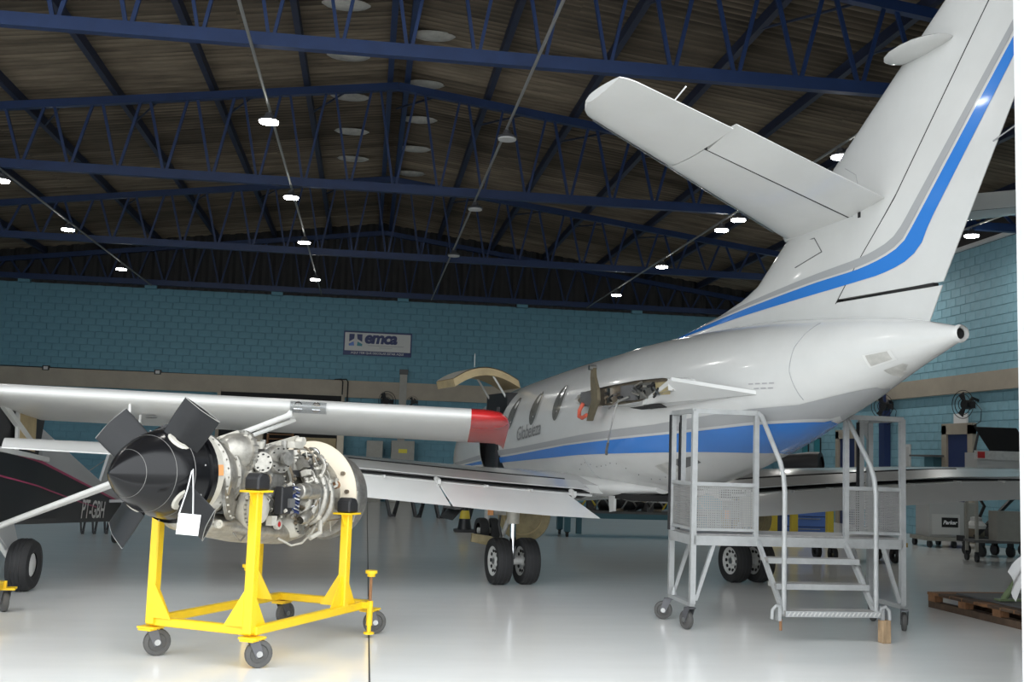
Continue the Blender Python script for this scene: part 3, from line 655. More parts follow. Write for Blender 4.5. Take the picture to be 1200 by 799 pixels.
# bare engine pylon on the left (its twin on the right) --------------
def pylon(sd):
    prof = [(-.35, .0), (-.45, .05), (-.7, .085), (-1.3, .11), (-2.0, .12), (-2.6, .105), (-2.72, .085), (-2.74, -.03), (-2.45, -.07), (-2.1, -.11), (-1.6, -.12), (-1.0, -.105), (-.6, -.08), (-.42, -.045)]
    R = []
    zc0 = 2.235
    zs = lambda s: zc0 + .02 * (-s - .3)
    for l in (.55, .8, 1.0, 1.03):
        R.append([(sd * l, s, zs(s) + dz_ * (1.15 if l < .9 else 1)) for s, dz_ in prof])
    MB().loft(R, cap=False).build('engine_pylon', A['jet'], jet, 30)
    inn = [(sd * .985, s, zs(s) + dz_ * .97) for s, dz_ in prof]
    py = MB().prism(inn, (-sd * .02, 0, 0)).build('pylon_rib', A['brown_metal'], jet, 0)
    for a, c, m_ in ((-.5, -.86, 'slate'), (-1.05, -1.2, 'brown_metal'), (-1.25, -1.33, 'steel'), (-1.6, -1.98, 'slate'), (-2.0, -2.35, 'alu2'), (-2.4, -2.7, 'olive_tan')):
        zt = zs((a + c) / 2); MB().box((sd * 1.0, (a + c) / 2, zt), (.03, abs(c - a), .17 if a > -2.3 else .13)).build('rib_panel', A[m_], py, 0)
    rnd = random.Random(3)
    for k in range(16):
        s = -rnd.uniform(1.1, 2.6); z = zs(s) + rnd.uniform(-.07, .06)
        MB().tube([(sd * 1.0, s, z), (sd * 1.05, s - .05, z + rnd.uniform(-.04, .04)), (sd * 1.03, s - rnd.uniform(.08, .18), z + rnd.uniform(-.07, .07))], .012, 6).build('pylon_pipe', A[rnd.choice(['steel', 'alu', 'brown_metal', 'dark'])], py)
    for s, z, r_ in ((-2.03, .05, .028), (-2.18, -.02, .03), (-2.05, -.06, .026), (-2.38, .03, .05)):
        MB().cyl((sd * 1.005, s, zs(s) + z), (sd * 1.02, s, zs(s) + z), r_, n=14).build('lightening_hole', A['dark'], py)
    # trailing fairing: thin triangular blade running aft to the hull
    tip = (sd * 1.03, -2.76, 2.32); zf = lambda s: 2.325 - .16 * (-2.76 - s) / 1.25 * -1
    tip = (sd * 1.03, -2.80, 2.345); fr = [(sd * .74, -1.9, 2.07), (sd * 1.02, -2.15, 2.125), tip, (sd * .55, -3.60, 2.20), (sd * .40, -3.2, 2.1)]
    MB().add([Vector(p) for p in fr] + [Vector(p) + Vector((0, 0, .035)) for p in fr], [(4, 3, 2, 1, 0), (5, 6, 7, 8, 9), (0, 1, 6, 5), (1, 2, 7, 6), (2, 3, 8, 7), (3, 4, 9, 8), (4, 0, 5, 9)]).build('pylon_fairing', A['jet'], jet, 30)
    # engine mount yoke, hose and hanging cable
    yk = MB(); pts = [(sd * 1.1, -1.05, 2.58), (sd * 1.13, -1.12, 2.47), (sd * 1.14, -1.2, 2.32), (sd * 1.13, -1.2, 2.2), (sd * 1.12, -1.08, 2.07), (sd * 1.1, -.98, 1.97)]
    R = [[(p[0] - .02, p[1] + w_ , p[2]), (p[0] + .02, p[1] + w_, p[2]), (p[0] + .02, p[1] - w_, p[2]), (p[0] - .02, p[1] - w_, p[2])] for p, w_ in zip(pts, (.03, .05, .085, .085, .07, .05))]
    yk.loft(R).build('engine_mount_yoke', A['mount_brown'], jet, 0)
    MB().cyl((sd * 1.07, -1.05, 2.58), (sd * 1.16, -1.05, 2.58), .03, n=10).build('yoke_lug', A['steel'], jet)
    MB().tube([(sd * 1.03, -.62, 2.19), (sd * 1.06, -.58, 2.10), (sd * 1.08, -.62, 2.03), (sd * 1.09, -.74, 2.01), (sd * 1.09, -.86, 2.04)], .024, 10).build('red_hose', A['redhose'], jet)
    MB().tube([(sd * 1.02, -1.58, 2.22), (sd * 1.06, -1.55, 2.08), (sd * 1.05, -1.42, 1.83), (sd * 1.04, -1.36, 1.72)], .009, 6).build('hanging_cable', A['steel'], jet)
    MB().tube([(sd * 1.04, -1.36, 1.72), (sd * 1.03, -1.30, 1.63), (sd * 1.04, -1.33, 1.59)], .016, 8).build('cable_plug', A['slate'], jet)
    MB().tube([(sd * 1.03, -1.85, 2.22), (sd * 1.1, -1.72, 2.17), (sd * 1.08, -1.45, 2.10)], .012, 6).build('pylon_strut', A['steel'], jet)
    MB().prism([(sd * .99, -1.8, 2.108), (sd * .98, -2.5, 2.125), (sd * .86, -2.4, 2.10), (sd * .90, -1.9, 2.09)], (0, 0, -.006)).build('pylon_slot', A['dark'], jet, 0)
for sd in (-1, 1): pylon(sd)
# cabin door: curved upper leaf swung up, dark lower stair leaf hanging
R = []
for s in np.linspace(2.72, 3.62, 5):
    out = []
    for t in np.linspace(0, 1, 12):
        ang = math.radians(158 - 72 * t); out.append((-.62 - 1.02 * t, s, 2.50 + .42 * math.sin(PI * (.12 + .62 * t)) - .18 * t))
    R.append(out + [(x + .03, y, z - .11) for x, y, z in reversed(out)])
dl = MB().loft(R).build('upper_door_leaf', A['tan'], jet, 40)
MB().loft([[(x, y, z + .012) for x, y, z in r[:12]] for r in R], cap=False, closed=False).build('door_skin', A['cream_metal'], dl, 40)
for s in (2.80, 3.55):
    MB().tube([(-.70, s, 2.28), (-1.05, s, 2.78)], .016, 8).build('door_strut', A['hub'], dl)
MB().tube([(-1.2, 3.1, 2.85), (-1.2, 3.1, 3.06)], .006, 6).build('door_aerial', A['sign'], dl)
sl = MB().prism([(-.9, 2.85, 1.25), (-.9, 3.5, 1.25), (-1.5, 3.5, .62), (-1.5, 2.85, .62)], (-.03, 0, -.05)).build('stair_leaf', A['black'], jet, 0)
for k in range(3): MB().box((-1.08 - .17 * k, 3.17, 1.10 - .18 * k), (.16, .55, .03)).build('stair_tread', A['slate'], sl, 0)
MB().box((-.92, 2.80, 1.70), (.05, .12, 1.1)).build('door_seal', A['black'], jet, 0)

# ================================================================== ENGINE ON ITS YELLOW STAND
EO = (-1.11, 8.24, 0); ER = math.radians(-28.93)      # local x = to the camera's side, y = aft, z = up
stand = thing('engine_stand', 'bright yellow wheeled steel stand carrying the turboprop engine', 'stand', EO, ER)
def caster(parent, x, y, r=.1, rot=0., wd=.05, tyre_m='caster', plate=True, z_top=None, trail=.05):
    c = thing('caster', None, None, (x, y, 0), rot); c.parent = parent; del_keys = [k for k in c.keys()]
    MB().lathe([(.03, -wd / 2), (r * .62, -wd / 2 * .7), (r * .68, -wd / 2), (r * .95, -wd / 2 * .8), (r, -wd / 2 * .4), (r, wd / 2 * .4), (r * .95, wd / 2 * .8), (r * .68, wd / 2), (r * .62, wd / 2 * .7), (.03, wd / 2)], (0, trail, r), (1, 0, 0), 26).build('wheel', A[tyre_m], c)
    MB().lathe([(.0, -wd / 2 - .012), (.022, -wd / 2 - .012), (.022, wd / 2 + .012), (.0, wd / 2 + .012)], (0, trail, r), (1, 0, 0), 12).build('axle_nut', A['steel'], c)
    zt = z_top or 2 * r + .02
    fk = MB()
    for s_ in (-1, 1): fk.prism([(s_ * (wd / 2 + .004), -.035, zt), (s_ * (wd / 2 + .004), .045, zt), (s_ * (wd / 2 + .004), trail + .03, r - .01), (s_ * (wd / 2 + .004), trail - .02, r - .03)], (s_ * .006, 0, 0))
    fk.box((0, 0, zt), (wd + .02, .09, .012)); fk.build('fork', A['castplate'], c, 0)
    return c
Z0 = .235
for x, y, rt in ((-.44, 0, -.75), (.44, 0, -.75), (.43, 1.72, -.85), (-.44, 1.72, -.2)): caster(stand, x, y, .098, rt, .055, z_top=.20)
for x, y in ((-.44, 0), (.44, 0), (.43, 1.72), (-.44, 1.72)):
    MB().box((x, y, .209), (.15, .13, .014)).build('caster_plate', A['yellow'], stand, 0); MB().box((x, y, .195), (.11, .15, .012)).build('caster_plate', A['yellow'], stand, 0)
q = 'base_rail'
for p1, p2 in (((-.44, 0, Z0 + .02), (.44, 0, Z0 + .02)), ((-.44, 1.68, Z0 + .02), (.43, 1.68, Z0 + .02)), ((.44, 0, Z0 + .02), (.43, 1.72, Z0 + .02)), ((-.44, 0, Z0 + .02), (-.44, 1.72, Z0 + .02))):
    bevel(MB().bar(p1, p2, .062, .062).build(q, A['yellow'], stand, 0), .008)
LEGS = [(-.42, -.02, 1.16), (.42, -.02, 1.225), (.42, 1.28, 1.02), (-.42, 1.28, 1.02)]
for x, y, h in LEGS:
    bevel(MB().bar((x, y, Z0), (x, y, h), .072, .072).build('leg', A['yellow'], stand, 0), .008)
    sx = 1 if x > 0 else -1
    for d in (1, -1):
        if y < .5 and d < 0: continue
        MB().prism([(x - .004 * sx, y + d * .03, Z0 + .05), (x - .004 * sx, y + d * .19, Z0 + .05), (x - .004 * sx, y + d * .03, Z0 + .30)], (.01 * sx, 0, 0)).build('gusset', A['yellow'], stand, 0)
    MB().prism([(x - sx * .03, y - .036, Z0 + .05), (x - sx * .19, y - .036, Z0 + .05), (x - sx * .03, y - .036, Z0 + .30)], (0, .01, 0)).build('gusset', A['yellow'], stand, 0)
    MB().box((x, y, h + .006), (.16, .18, .014)).build('top_plate', A['yellow'], stand, 0)
    MB().prism([(x - .005, y + .03, h), (x - .005, y + .085, h), (x - .005, y + .03, h - .11)], (.01, 0, 0)).build('gusset', A['yellow'], stand, 0)
    MB().prism([(x - .005, y - .03, h), (x - .005, y - .085, h), (x - .005, y - .03, h - .11)], (.01, 0, 0)).build('gusset', A['yellow'], stand, 0)
    pts = [(-.07, 0), (-.07, .09), (-.03, .125), (.05, .115), (.08, .07), (.08, 0)]
    mo = MB().prism([(x - .06, y + a, h + .013 + b) for a, b in pts], (.12, 0, 0)).build('rubber_mount', A['black'], stand, 0); bevel(mo, .012)
    MB().box((x - sx * .07, y, h + .08), (.06, .04, .10)).build('mount_bracket', A['alu'], stand, 0)
for x, y in ((.52, 1.56), (-.52, 1.30)):
    jk = MB().box((x - .04 * (1 if x > 0 else -1), y, Z0 + .03), (.10, .07, .05)).build('jack_bracket', A['yellow'], stand, 0)
    MB().cyl((x, y, .10), (x, y, .30), .026, n=12).build('jack_sleeve', A['yellow'], stand)
    MB().cyl((x, y, .30), (x, y, .50), .013, n=10).build('jack_screw', A['pallet2'], stand)
    MB().cyl((x, y, .50), (x, y, .525), .034, n=12).cyl((x, y, .525), (x, y, .55), .05, n=12).build('jack_handle', A['yellow'], stand)
    MB().cyl((x, y, .03), (x, y, .10), .018, n=10).cyl((x, y, .03), (x, y, .045), .045, n=12).build('jack_foot', A['yellow'], stand)

eng = thing('turboprop_engine', 'silver turboprop engine with black spinner and four cut-off black propeller blades', 'engine', EO, ER)
AZ = 1.345
def L(prof, o, ax, name, m_, parent=None, n=32, **k): return MB().lathe(prof, o, ax, n, **k).build(name, A[m_], parent or eng)
def bolts(o, ax, R, n, r=.008, h=.012, m_='alu2', parent=None, a0=0., a1=2 * PI):
    ax = Vector(ax).normalized(); u = Vector((0, 0, 1)) if abs(ax.z) < .9 else Vector((1, 0, 0)); a = ax.cross(u).normalized(); b = a.cross(ax); mb = MB()
    for k in range(n):
        t = a0 + (a1 - a0) * k / n; p = Vector(o) + (a * math.cos(t) + b * math.sin(t)) * R; mb.cyl(p, p + ax * h, r, n=6)
    return mb.build('bolt_ring', A[m_], parent or eng, 0, kind='stuff')
SP = [(.0, -1.045), (.016, -1.042), (.034, -1.025), (.068, -.99), (.112, -.94), (.163, -.87), (.212, -.79), (.255, -.70), (.287, -.61), (.302, -.54), (.318, -.47), (.327, -.42)]
spin = L(SP, (0, 0, AZ), (0, 1, 0), 'spinner', 'spinner', n=48)
def sp_r(y): return float(np.interp(y, [p[1] for p in SP], [p[0] for p in SP]))
for y in (-.88, -.70, -.56): L([(sp_r(y) + .0005, y - .002), (sp_r(y) + .0015, y), (sp_r(y) + .0005, y + .003)], (0, 0, AZ), (0, 1, 0), 'spinner_ring', 'spin_line', spin, 48)
L([(.30, -.43), (.345, -.425), (.347, -.375), (.30, -.37)], (0, 0, AZ), (0, 1, 0), 'spinner_backplate', 'spinner', spin, 48)
for k in range(10):
    a = 2 * PI * k / 10 + .2; MB().ball((.327 * math.cos(a), -.49, AZ + .327 * math.sin(a)), .007, 6).build('spinner_screw', A['spin_line'], spin)
YH = -.57
for k in range(4):
    ph = math.radians(53 + 90 * k); er = Vector((math.cos(ph), 0, math.sin(ph))); et = Vector((math.sin(ph), 0, -math.cos(ph)))
    ch = (et * .27 + Vector((0, 1, 0)) * .10); cl = ch.length; ch.normalize(); nr = er.cross(ch).normalized(); o = Vector((0, YH, AZ))
    # white cuff where the blade leaves the spinner
    MB().lathe([(.08, .22), (.094, .272), (.084, .284), (.05, .288)], o, er, 20).build('blade_cuff', A['cream_metal'], spin)
    R = []
    for t in np.linspace(0, 1, 6):
        r_ = .265 + .28 * t; w_ = cl * (.94 + .06 * min(1, t * 2.0)); th = .040 - .012 * t
        R.append([o + er * r_ + ch * (w_ / 2 * math.cos(a)) + nr * (th * (math.sin(a)) * (1 - .55 * abs(math.cos(a)))) for a in np.linspace(0, 2 * PI, 28, endpoint=False)])
    bl = MB().loft(R).build('propeller_blade', A['blade'], eng, 50)
    for j in range(4):
        c = o + er * .5455 + ch * (cl * (-.30 + .2 * j)); b_ = MB()
        q_ = [c - ch * .022 - nr * .011, c + ch * .022 - nr * .011, c + ch * .022 + nr * .011, c - ch * .022 + nr * .011]
        b_.prism(q_, er * .001).build('blade_cell', A['dark'], bl, 0)
    ed = [o + er * .546 + ch * (cl * .5 * math.cos(a)) + nr * (.026 * math.sin(a) * (1 - .55 * abs(math.cos(a)))) for a in np.linspace(0, 2 * PI, 29)]
    MB().tube(ed, .0025, 5, cap=False).build('blade_cut_edge', A['spin_line'], bl)
# collar and reduction gearbox
GY = -.25
L([(.24, -.12), (.305, -.115), (.31, -.01), (.28, .0), (.26, .03)], (0, GY, AZ), (0, 1, 0), 'collar', 'cream_metal', n=40)
R = [[(.312 * math.cos(a), y, AZ + .312 * math.sin(a)) for y in (GY - .10, GY - .02)] for a in np.linspace(-.02, .22, 6)]
MB().loft(R, cap=False, closed=False).build('collar_sticker', A['orange'], eng)
L([(.24, .0), (.27, .02), (.30, .05), (.315, .06), (.315, .085), (.29, .09), (.285, .16), (.25, .24), (.27, .25), (.27, .27), (.24, .28), (.23, .40), (.25, .41), (.25, .43), (.2, .44), (.18, .60)], (0, GY, AZ - .02), (0, 1, 0), 'gearbox_case', 'alu', n=40)
bolts((0, GY + .05, AZ - .02), (0, 1, 0), .302, 30, .008, .05)
bolts((0, GY + .40, AZ - .02), (0, 1, 0), .242, 20, .008, .04)
bolts((0, GY + .245, AZ - .02), (0, 1, 0), .26, 20, .008, .035)
for k in range(12):
    a = 2 * PI * k / 12; c, s_ = math.cos(a), math.sin(a)
    MB().bar((.288 * c, GY + .085, AZ - .02 + .288 * s_), (.25 * c, GY + .25, AZ - .02 + .25 * s_), .012, .02, up=(c, 0, s_)).build('case_rib', A['alu'], eng, 0)
# upper dome housing beside the shaft
D0 = (.11, .07, 1.50)
L([(.06, -.10), (.10, -.09), (.125, -.04), (.14, .03), (.142, .09), (.165, .095), (.165, .12), (.12, .125), (.10, .16), (.0, .17)], D0, (.25, 1, .0), 'dome_housing', 'alu', n=36)
bolts((.135, .155, 1.50), (.25, 1, 0), .155, 18, .009, .045)
for k in range(5):
    a = PI * (.1 + .2 * k); MB().tube([(D0[0] + .09 * math.cos(a) - .03, -.03, D0[2] + .10 * math.sin(a)), (D0[0] + .142 * math.cos(a), .15, D0[2] + .145 * math.sin(a))], [.012, .018], 8).build('dome_rib', A['cream_metal'], eng)
L([(.0, .0), (.07, .0), (.075, .02), (.03, .03), (.028, .07)], (.17, .22, 1.47), (.5, .6, -.3), 'dome_cover', 'alu2', n=20)
# crescent flange on the near side
L([(.19, -.01), (.23, -.005), (.235, .02), (.20, .03), (.12, .05), (.10, .055)], (.18, -.02, AZ - .10), (.75, .35, .05), 'side_flange', 'alu2', n=36)
bolts((.185, -.015, AZ - .10), (.75, .35, .05), .215, 22, .008, .03, 'cream_metal')
# bulged white disc with bolted rim
L([(.0, .10), (.06, .095), (.10, .07), (.12, .03), (.12, .0), (.155, .0), (.16, -.02), (.155, -.05), (.12, -.1)], (.24, .22, 1.09), (1, .10, 0), 'bulged_cover', 'cream_metal', n=36)
bolts((.24, .22, 1.09), (1, .1, 0), .138, 26, .007, .015)
MB().box((.30, .37, 1.0), (.05, .07, .07)).build('cover_lug', A['cream_metal'], eng, 0)
# accessory gearbox: bolted face plates, drums
MB().box((.14, .50, 1.43), (.22, .40, .20)).build('accessory_case', A['alu2'], eng, 0)
bevel(eng.children[-1], .025, 2)
L([(.0, .035), (.075, .035), (.08, .02), (.08, 0)], (.26, .25, 1.43), (.8, -.5, .1), 'pad_cover', 'alu', n=24); bolts((.282, .235, 1.432), (.8, -.5, .1), .058, 8, .007, .02, 'dark')
L([(.0, .05), (.10, .05), (.11, .03), (.11, -.03), (.12, -.035), (.12, -.06)], (.25, .47, 1.45), (.9, -.25, .1), 'starter_drum', 'alu', n=28); bolts((.295, .455, 1.455), (.9, -.25, .1), .085, 10, .006, .012, 'dark')
L([(.0, .03), (.05, .03), (.055, 0)], (.34, .455, 1.46), (.9, -.25, .1), 'drum_cap', 'alu2', n=20)
for k in range(6):
    MB().cyl((.10 + .03 * (k % 2), .34 + .08 * k, 1.52), (.10 + .03 * (k % 2), .34 + .08 * k, 1.57 + .015 * (k % 3)), .022 + .006 * (k % 2), n=10).build('fitting', A[('alu', 'cream_metal', 'alu2')[k % 3]], eng)
# gear arc below: half ring with teeth-like bolts
L([(.19, 0), (.215, 0), (.215, .03), (.19, .03)], (.27, .38, 1.25), (1, -.1, .0), 'arc_flange', 'alu', n=32, a0=0, a1=PI)
L([(.0, .0), (.18, .0), (.185, -.03)], (.265, .38, 1.25), (1, -.1, 0), 'arc_plate', 'alu2', n=32); bolts((.27, .38, 1.25), (1, -.1, 0), .165, 26, .006, .012, 'cream_metal')
# black control box and connectors
bx_ = MB().box((.33, .47, 1.15), (.07, .15, .21)).build('control_box', A['black'], eng, 0); bevel(bx_, .008)
MB().box((.37, .51, 1.13), (.03, .07, .07)).build('box_cover', A['slate'], bx_, 0)
for k, (y, z) in enumerate(((.42, 1.25), (.49, 1.26), (.55, 1.20), (.44, 1.06), (.53, 1.05))):
    MB().cyl((.345, y, z), (.38, y, z + .02), .013, n=8).build('connector', A['cream_metal' if k % 2 else 'steel'], bx_)
MB().box((.33, .60, 1.15), (.05, .09, .20)).build('navy_harness_panel', A['navy'], eng, 0)
for k in range(8): MB().tube([(.355, .575 + .01 * (k % 3), 1.24 - .025 * k), (.385, .60, 1.23 - .026 * k), (.36, .64, 1.22 - .02 * k)], .006, 6).build('harness_wire', A[('steel', 'navy', 'sign_grey')[k % 3]], eng)
# fuel control stack and canister
L([(.0, 0), (.06, .0), (.065, .02), (.065, .10), (.075, .105), (.075, .12), (.05, .13), (.045, .17), (.0, .175)], (.20, .80, 1.36), (0, 0, 1), 'fuel_control', 'alu', n=24)
L([(.0, 0), (.045, 0), (.045, .12), (.03, .13), (.0, .135)], (.24, .92, 1.38), (0, 0, 1), 'filter_bowl', 'alu2', n=20)
L([(.046, .03), (.048, .03), (.048, .05), (.046, .05)], (.24, .92, 1.44), (0, 0, 1), 'filter_band', 'dark', n=20)
MB().box((.17, .82, 1.57), (.10, .13, .05)).build('top_bracket', A['cream_metal'], eng, 0); MB().cyl((.14, .92, 1.60), (.20, .92, 1.60), .035, n=14).build('lifting_eye', A['cream_metal'], eng)
MB().bar((.10, .55, 1.54), (.12, .95, 1.62), .03, .05).build('lifting_bar', A['cream_metal'], eng, 0)
L([(.0, 0), (.05, .0), (.06, .012), (.062, .05), (.062, .26), (.05, .28), (.0, .285)], (.36, .62, 1.215), (0, 1, -.02), 'igniter_canister', 'alu', n=24)
for y in (.78, .93): L([(.0625, 0), (.066, 0), (.066, .012), (.0625, .012)], (.36, y - .07, 1.215), (0, 1, -.02), 'canister_clamp', 'steel', n=24)
L([(.03, 0), (.042, .02), (.042, .15), (.03, .17)], (.34, .70, .99), (-.1, 1, .25), 'oil_elbow', 'alu', n=18)
# combustor and turbine drum
CZ = 1.17
L([(.16, .70), (.20, .78), (.24, .86), (.27, .95), (.285, 1.05), (.30, 1.20), (.31, 1.33), (.34, 1.385), (.34, 1.41), (.31, 1.42), (.27, 1.55)], (0, 0, CZ), (0, 1, 0), 'combustor_case', 'alu', n=48)
bolts((0, 1.38, CZ), (0, 1, 0), .332, 36, .007, .045)
L([(.19, .30), (.20, .55), (.19, .72), (.16, .80)], (0, 0, CZ + .05), (0, 1, 0), 'compressor_case', 'brown_metal', n=36)
# fat curved bleed tubes hugging the drum
for k, (y, a0, a1, rr) in enumerate(((.80, 60, -42, .30), (.88, 56, -42, .325), (.965, 48, -40, .34), (1.05, 30, -50, .35))):
    P_ = [((rr + .02 * math.sin(PI * t)) * math.cos(math.radians(a0 + (a1 - a0) * t)), y + .05 * math.sin(PI * t), CZ + (rr + .02 * math.sin(PI * t)) * math.sin(math.radians(a0 + (a1 - a0) * t))) for t in np.linspace(0, 1, 14)]
    MB().tube(P_, [.022] + [.036] * 12 + [.022], 14).build('bleed_tube', A['alu'], eng)
    for e in (2, 11): MB().ball(P_[e], .042, 10).build('tube_coupling', A['cream_metal'], eng)
# beige half-round heat shield with fittings
n = 28; arc = [(.43 * math.cos(a), 1.33, CZ + .43 * math.sin(a)) for a in np.linspace(-.10, PI * 1.02, n)] + [(.30 * math.cos(a), 1.33, CZ + .30 * math.sin(a)) for a in np.linspace(PI * 1.02, -.10, n)]
R = []
for a in np.linspace(-.12, PI + .12, n):
    c, s_ = math.cos(a), math.sin(a); R.append([(.285 * c, 1.330, CZ + .285 * s_), (.43 * c, 1.370, CZ + .43 * s_), (.44 * c, 1.385, CZ + .44 * s_), (.435 * c, 1.400, CZ + .435 * s_), (.285 * c, 1.360, CZ + .285 * s_)])
hs = MB().loft(R).build('heat_shield', A['beige'], eng, 50)
for a in (.08, .5):
    MB().cyl((.37 * math.cos(a), 1.335, CZ + .37 * math.sin(a)), (.37 * math.cos(a), 1.39, CZ + .37 * math.sin(a)), .018, n=14).build('shield_boss', A['brown_metal'], hs)
MB().cyl((.325, 1.22, CZ + .08), (.36, 1.21, CZ + .09), .03, n=16).build('borescope_boss', A['pallet2'], eng)
# rear exhaust flange rings
L([(.27, 1.52), (.355, 1.53), (.375, 1.56), (.375, 1.60), (.365, 1.62), (.37, 1.66), (.36, 1.72), (.33, 1.74), (.28, 1.72)], (0, 0, CZ - .02), (0, 1, 0), 'exhaust_flange', 'alu2', n=48)
bolts((0, 1.54, CZ - .02), (0, 1, 0), .358, 40, .008, .07)
L([(.0, 1.70), (.27, 1.72)], (0, 0, CZ - .02), (0, 1, 0), 'exhaust_bore', 'dark', n=32)
# underside intake duct and sump
R = []
for y, zc, rx, rz in ((-.34, 1.02, .05, .03), (-.24, 1.0, .20, .07), (.05, .965, .24, .09), (.3, .93, .24, .10), (.6, .90, .23, .10), (.85, .88, .22, .10), (1.05, .89, .19, .09), (1.2, .92, .14, .07), (1.3, .96, .06, .04)):
    R.append([(rx * math.cos(a), y, zc + rz * math.sin(a)) for a in np.linspace(0, 2 * PI, 24, endpoint=False)])
MB().loft(R).build('intake_duct', A['alu'], eng, 60)
L([(.0, .0), (.075, .0), (.10, -.03), (.12, -.12)], (.26, .82, .95), (1, 0, .05), 'sump_bulge', 'cream_metal', n=28)
MB().box((.275, .83, .95), (.02, .05, .15)).build('sight_plate', A['alu2'], eng, 0); bolts((.262, .82, .95), (1, 0, .05), .062, 12, .006, .012, 'dark')
L([(.0, 0), (.022, 0), (.022, .01), (.04, .01), (.04, -.02)], (.262, .52, .965), (1, 0, 0), 'drain_port', 'cream_metal', n=18); L([(.0, .002), (.02, .002)], (.27, .52, .965), (1, 0, 0), 'drain_hole', 'redlamp', n=14)
L([(.0, 0), (.012, 0), (.014, .008), (.03, .008), (.03, -.015)], (.26, -.22, 1.0), (1, -.2, 0), 'front_lug', 'cream_metal', n=18)
MB().tube([(.2, .0, .96), (.22, .06, .88), (.21, .12, .86), (.2, .2, .9)], .007, 6).build('drain_tube', A['alu2'], eng)
MB().tube([(.2, .62, .85), (.24, .75, .79), (.24, .9, .80), (.26, 1.0, .87), (.28, 1.06, .95)], .009, 8).build('drain_tube', A['cream_metal'], eng)
MB().tube([(.30, 1.06, .98), (.33, 1.02, .88), (.30, .92, .84)], .02, 8).build('return_pipe', A['cream_metal'], eng)
MB().tube([(.30, 1.12, .96), (.32, 1.3, .97), (.30, 1.5, .98)], .008, 6).tube([(.31, 1.2, .965), (.31, 1.22, .88)], .006, 6).build('bracket_wire', A['alu'], eng)
MB().tube([(.42, 1.38, .95), (.40, 1.45, 1.05), (.37, 1.52, 1.2)], .007, 6).build('ground_strap', A['cream_metal'], eng)
# plumbing over the near side
rnd = random.Random(11)
for k in range(46):
    y = rnd.uniform(.22, 1.15); a = math.radians(rnd.uniform(-50, 75)); Rr = (.25 if y < .75 else .33) + rnd.uniform(.0, .05)
    da, dy = math.radians(rnd.uniform(-45, 45)), rnd.uniform(-.18, .2)
    P_ = [(Rr * (1 + .10 * math.sin(PI * t)) * math.cos(a + da * t), y + dy * (t + .25 * math.sin(2 * PI * t)), CZ + .06 + Rr * (1 + .10 * math.sin(PI * t)) * math.sin(a + da * t)) for t in np.linspace(0, 1, 7)]
    pp = MB().tube(P_, rnd.choice([.006, .008, .011, .014]), 7).build('pipe', A[rnd.choice(['alu', 'alu2', 'cream_metal', 'steel', 'brown_metal'])], eng)
    um = A[rnd.choice(['alu', 'cream_metal', 'brown_metal'])]
    for e in (0, -1): MB().ball(P_[e], .018, 8).build('pipe_union', um, pp)
for k in range(26):
    y = rnd.uniform(.3, 1.15); a = math.radians(rnd.uniform(-40, 70)); Rr = .24 if y < .75 else .33
    p = Vector((Rr * math.cos(a), y, CZ + .06 + Rr * math.sin(a))); d = Vector((math.cos(a), rnd.uniform(-.3, .3), math.sin(a))).normalized()
    MB().cyl(p - d * .02, p + d * rnd.uniform(.02, .06), rnd.uniform(.015, .032), n=10).build('fitting', A[rnd.choice(['alu', 'alu2', 'cream_metal', 'brown_metal', 'steel'])], eng)
for k in range(9):
    y = rnd.uniform(.4, 1.0); a = math.radians(rnd.uniform(-30, 60)); Rr = .27 if y < .75 else .34
    MB().box((Rr * math.cos(a), y, CZ + .06 + Rr * math.sin(a)), (.05, rnd.uniform(.05, .12), rnd.uniform(.03, .07)), ry=-a).build('bracket', A[rnd.choice(['alu', 'alu2', 'black', 'cream_metal'])], eng, 0)
# paper tag on a string
tg = thing('paper_tag', 'blank white paper tag hanging by a cord from the black spinner', 'tag', EO, ER)
MB().box((.41, -.75, 1.03), (.14, .004, .135), rz=.62, ry=.08).build('card', A['paper'], tg, 0)
MB().tube([(.275, -.565, AZ + .06), (.33, -.68, 1.25), (.36, -.79, 1.09)], .0045, 6).build('string', A['cord'], tg)
MB().tube([(.275, -.565, AZ + .06), (.38, -.68, 1.22), (.43, -.735, 1.09)], .0045, 6).build('string', A['cord'], tg)

# corner of a second yellow stand cut by the left edge
s2 = thing('engine_stand', 'second yellow wheeled stand, cut off by the left edge of the view', 'stand', (-3.35, 9.1, 0), .15)
caster(s2, .43, 0, .098, .2, .055, z_top=.2); caster(s2, -.43, 0, .098, .4, .055, z_top=.2); caster(s2, .43, 1.3, .098, .4, .055, z_top=.2); caster(s2, -.43, 1.3, .098, .4, .055, z_top=.2)
for x in (-.43, .43):
    for y in (0, 1.3):
        MB().box((x, y, .21), (.16, .14, .016)).build('caster_plate', A['yellow'], s2, 0)
        MB().bar((x - (.34 if x > 0 else -.34), y, .24), (x - (.34 if x > 0 else -.34), y, 1.16), .07).build('leg', A['yellow'], s2, 0)
    MB().bar((x - .05, 0, .245), (x - .05, 1.3, .245), .06).build('base_rail', A['yellow'], s2, 0)
for y in (0, 1.3): MB().bar((-.43, y, .245), (.43, y, .245), .06).build('base_rail', A['yellow'], s2, 0)

# ================================================================== HIGH-WING LIGHT AIRCRAFT (left)
bush = thing('light_aircraft', 'black high-wing tailwheel airplane with long white wing and red wing tip', 'airplane', (-4.12, 11.95, 0), math.radians(-4.1))
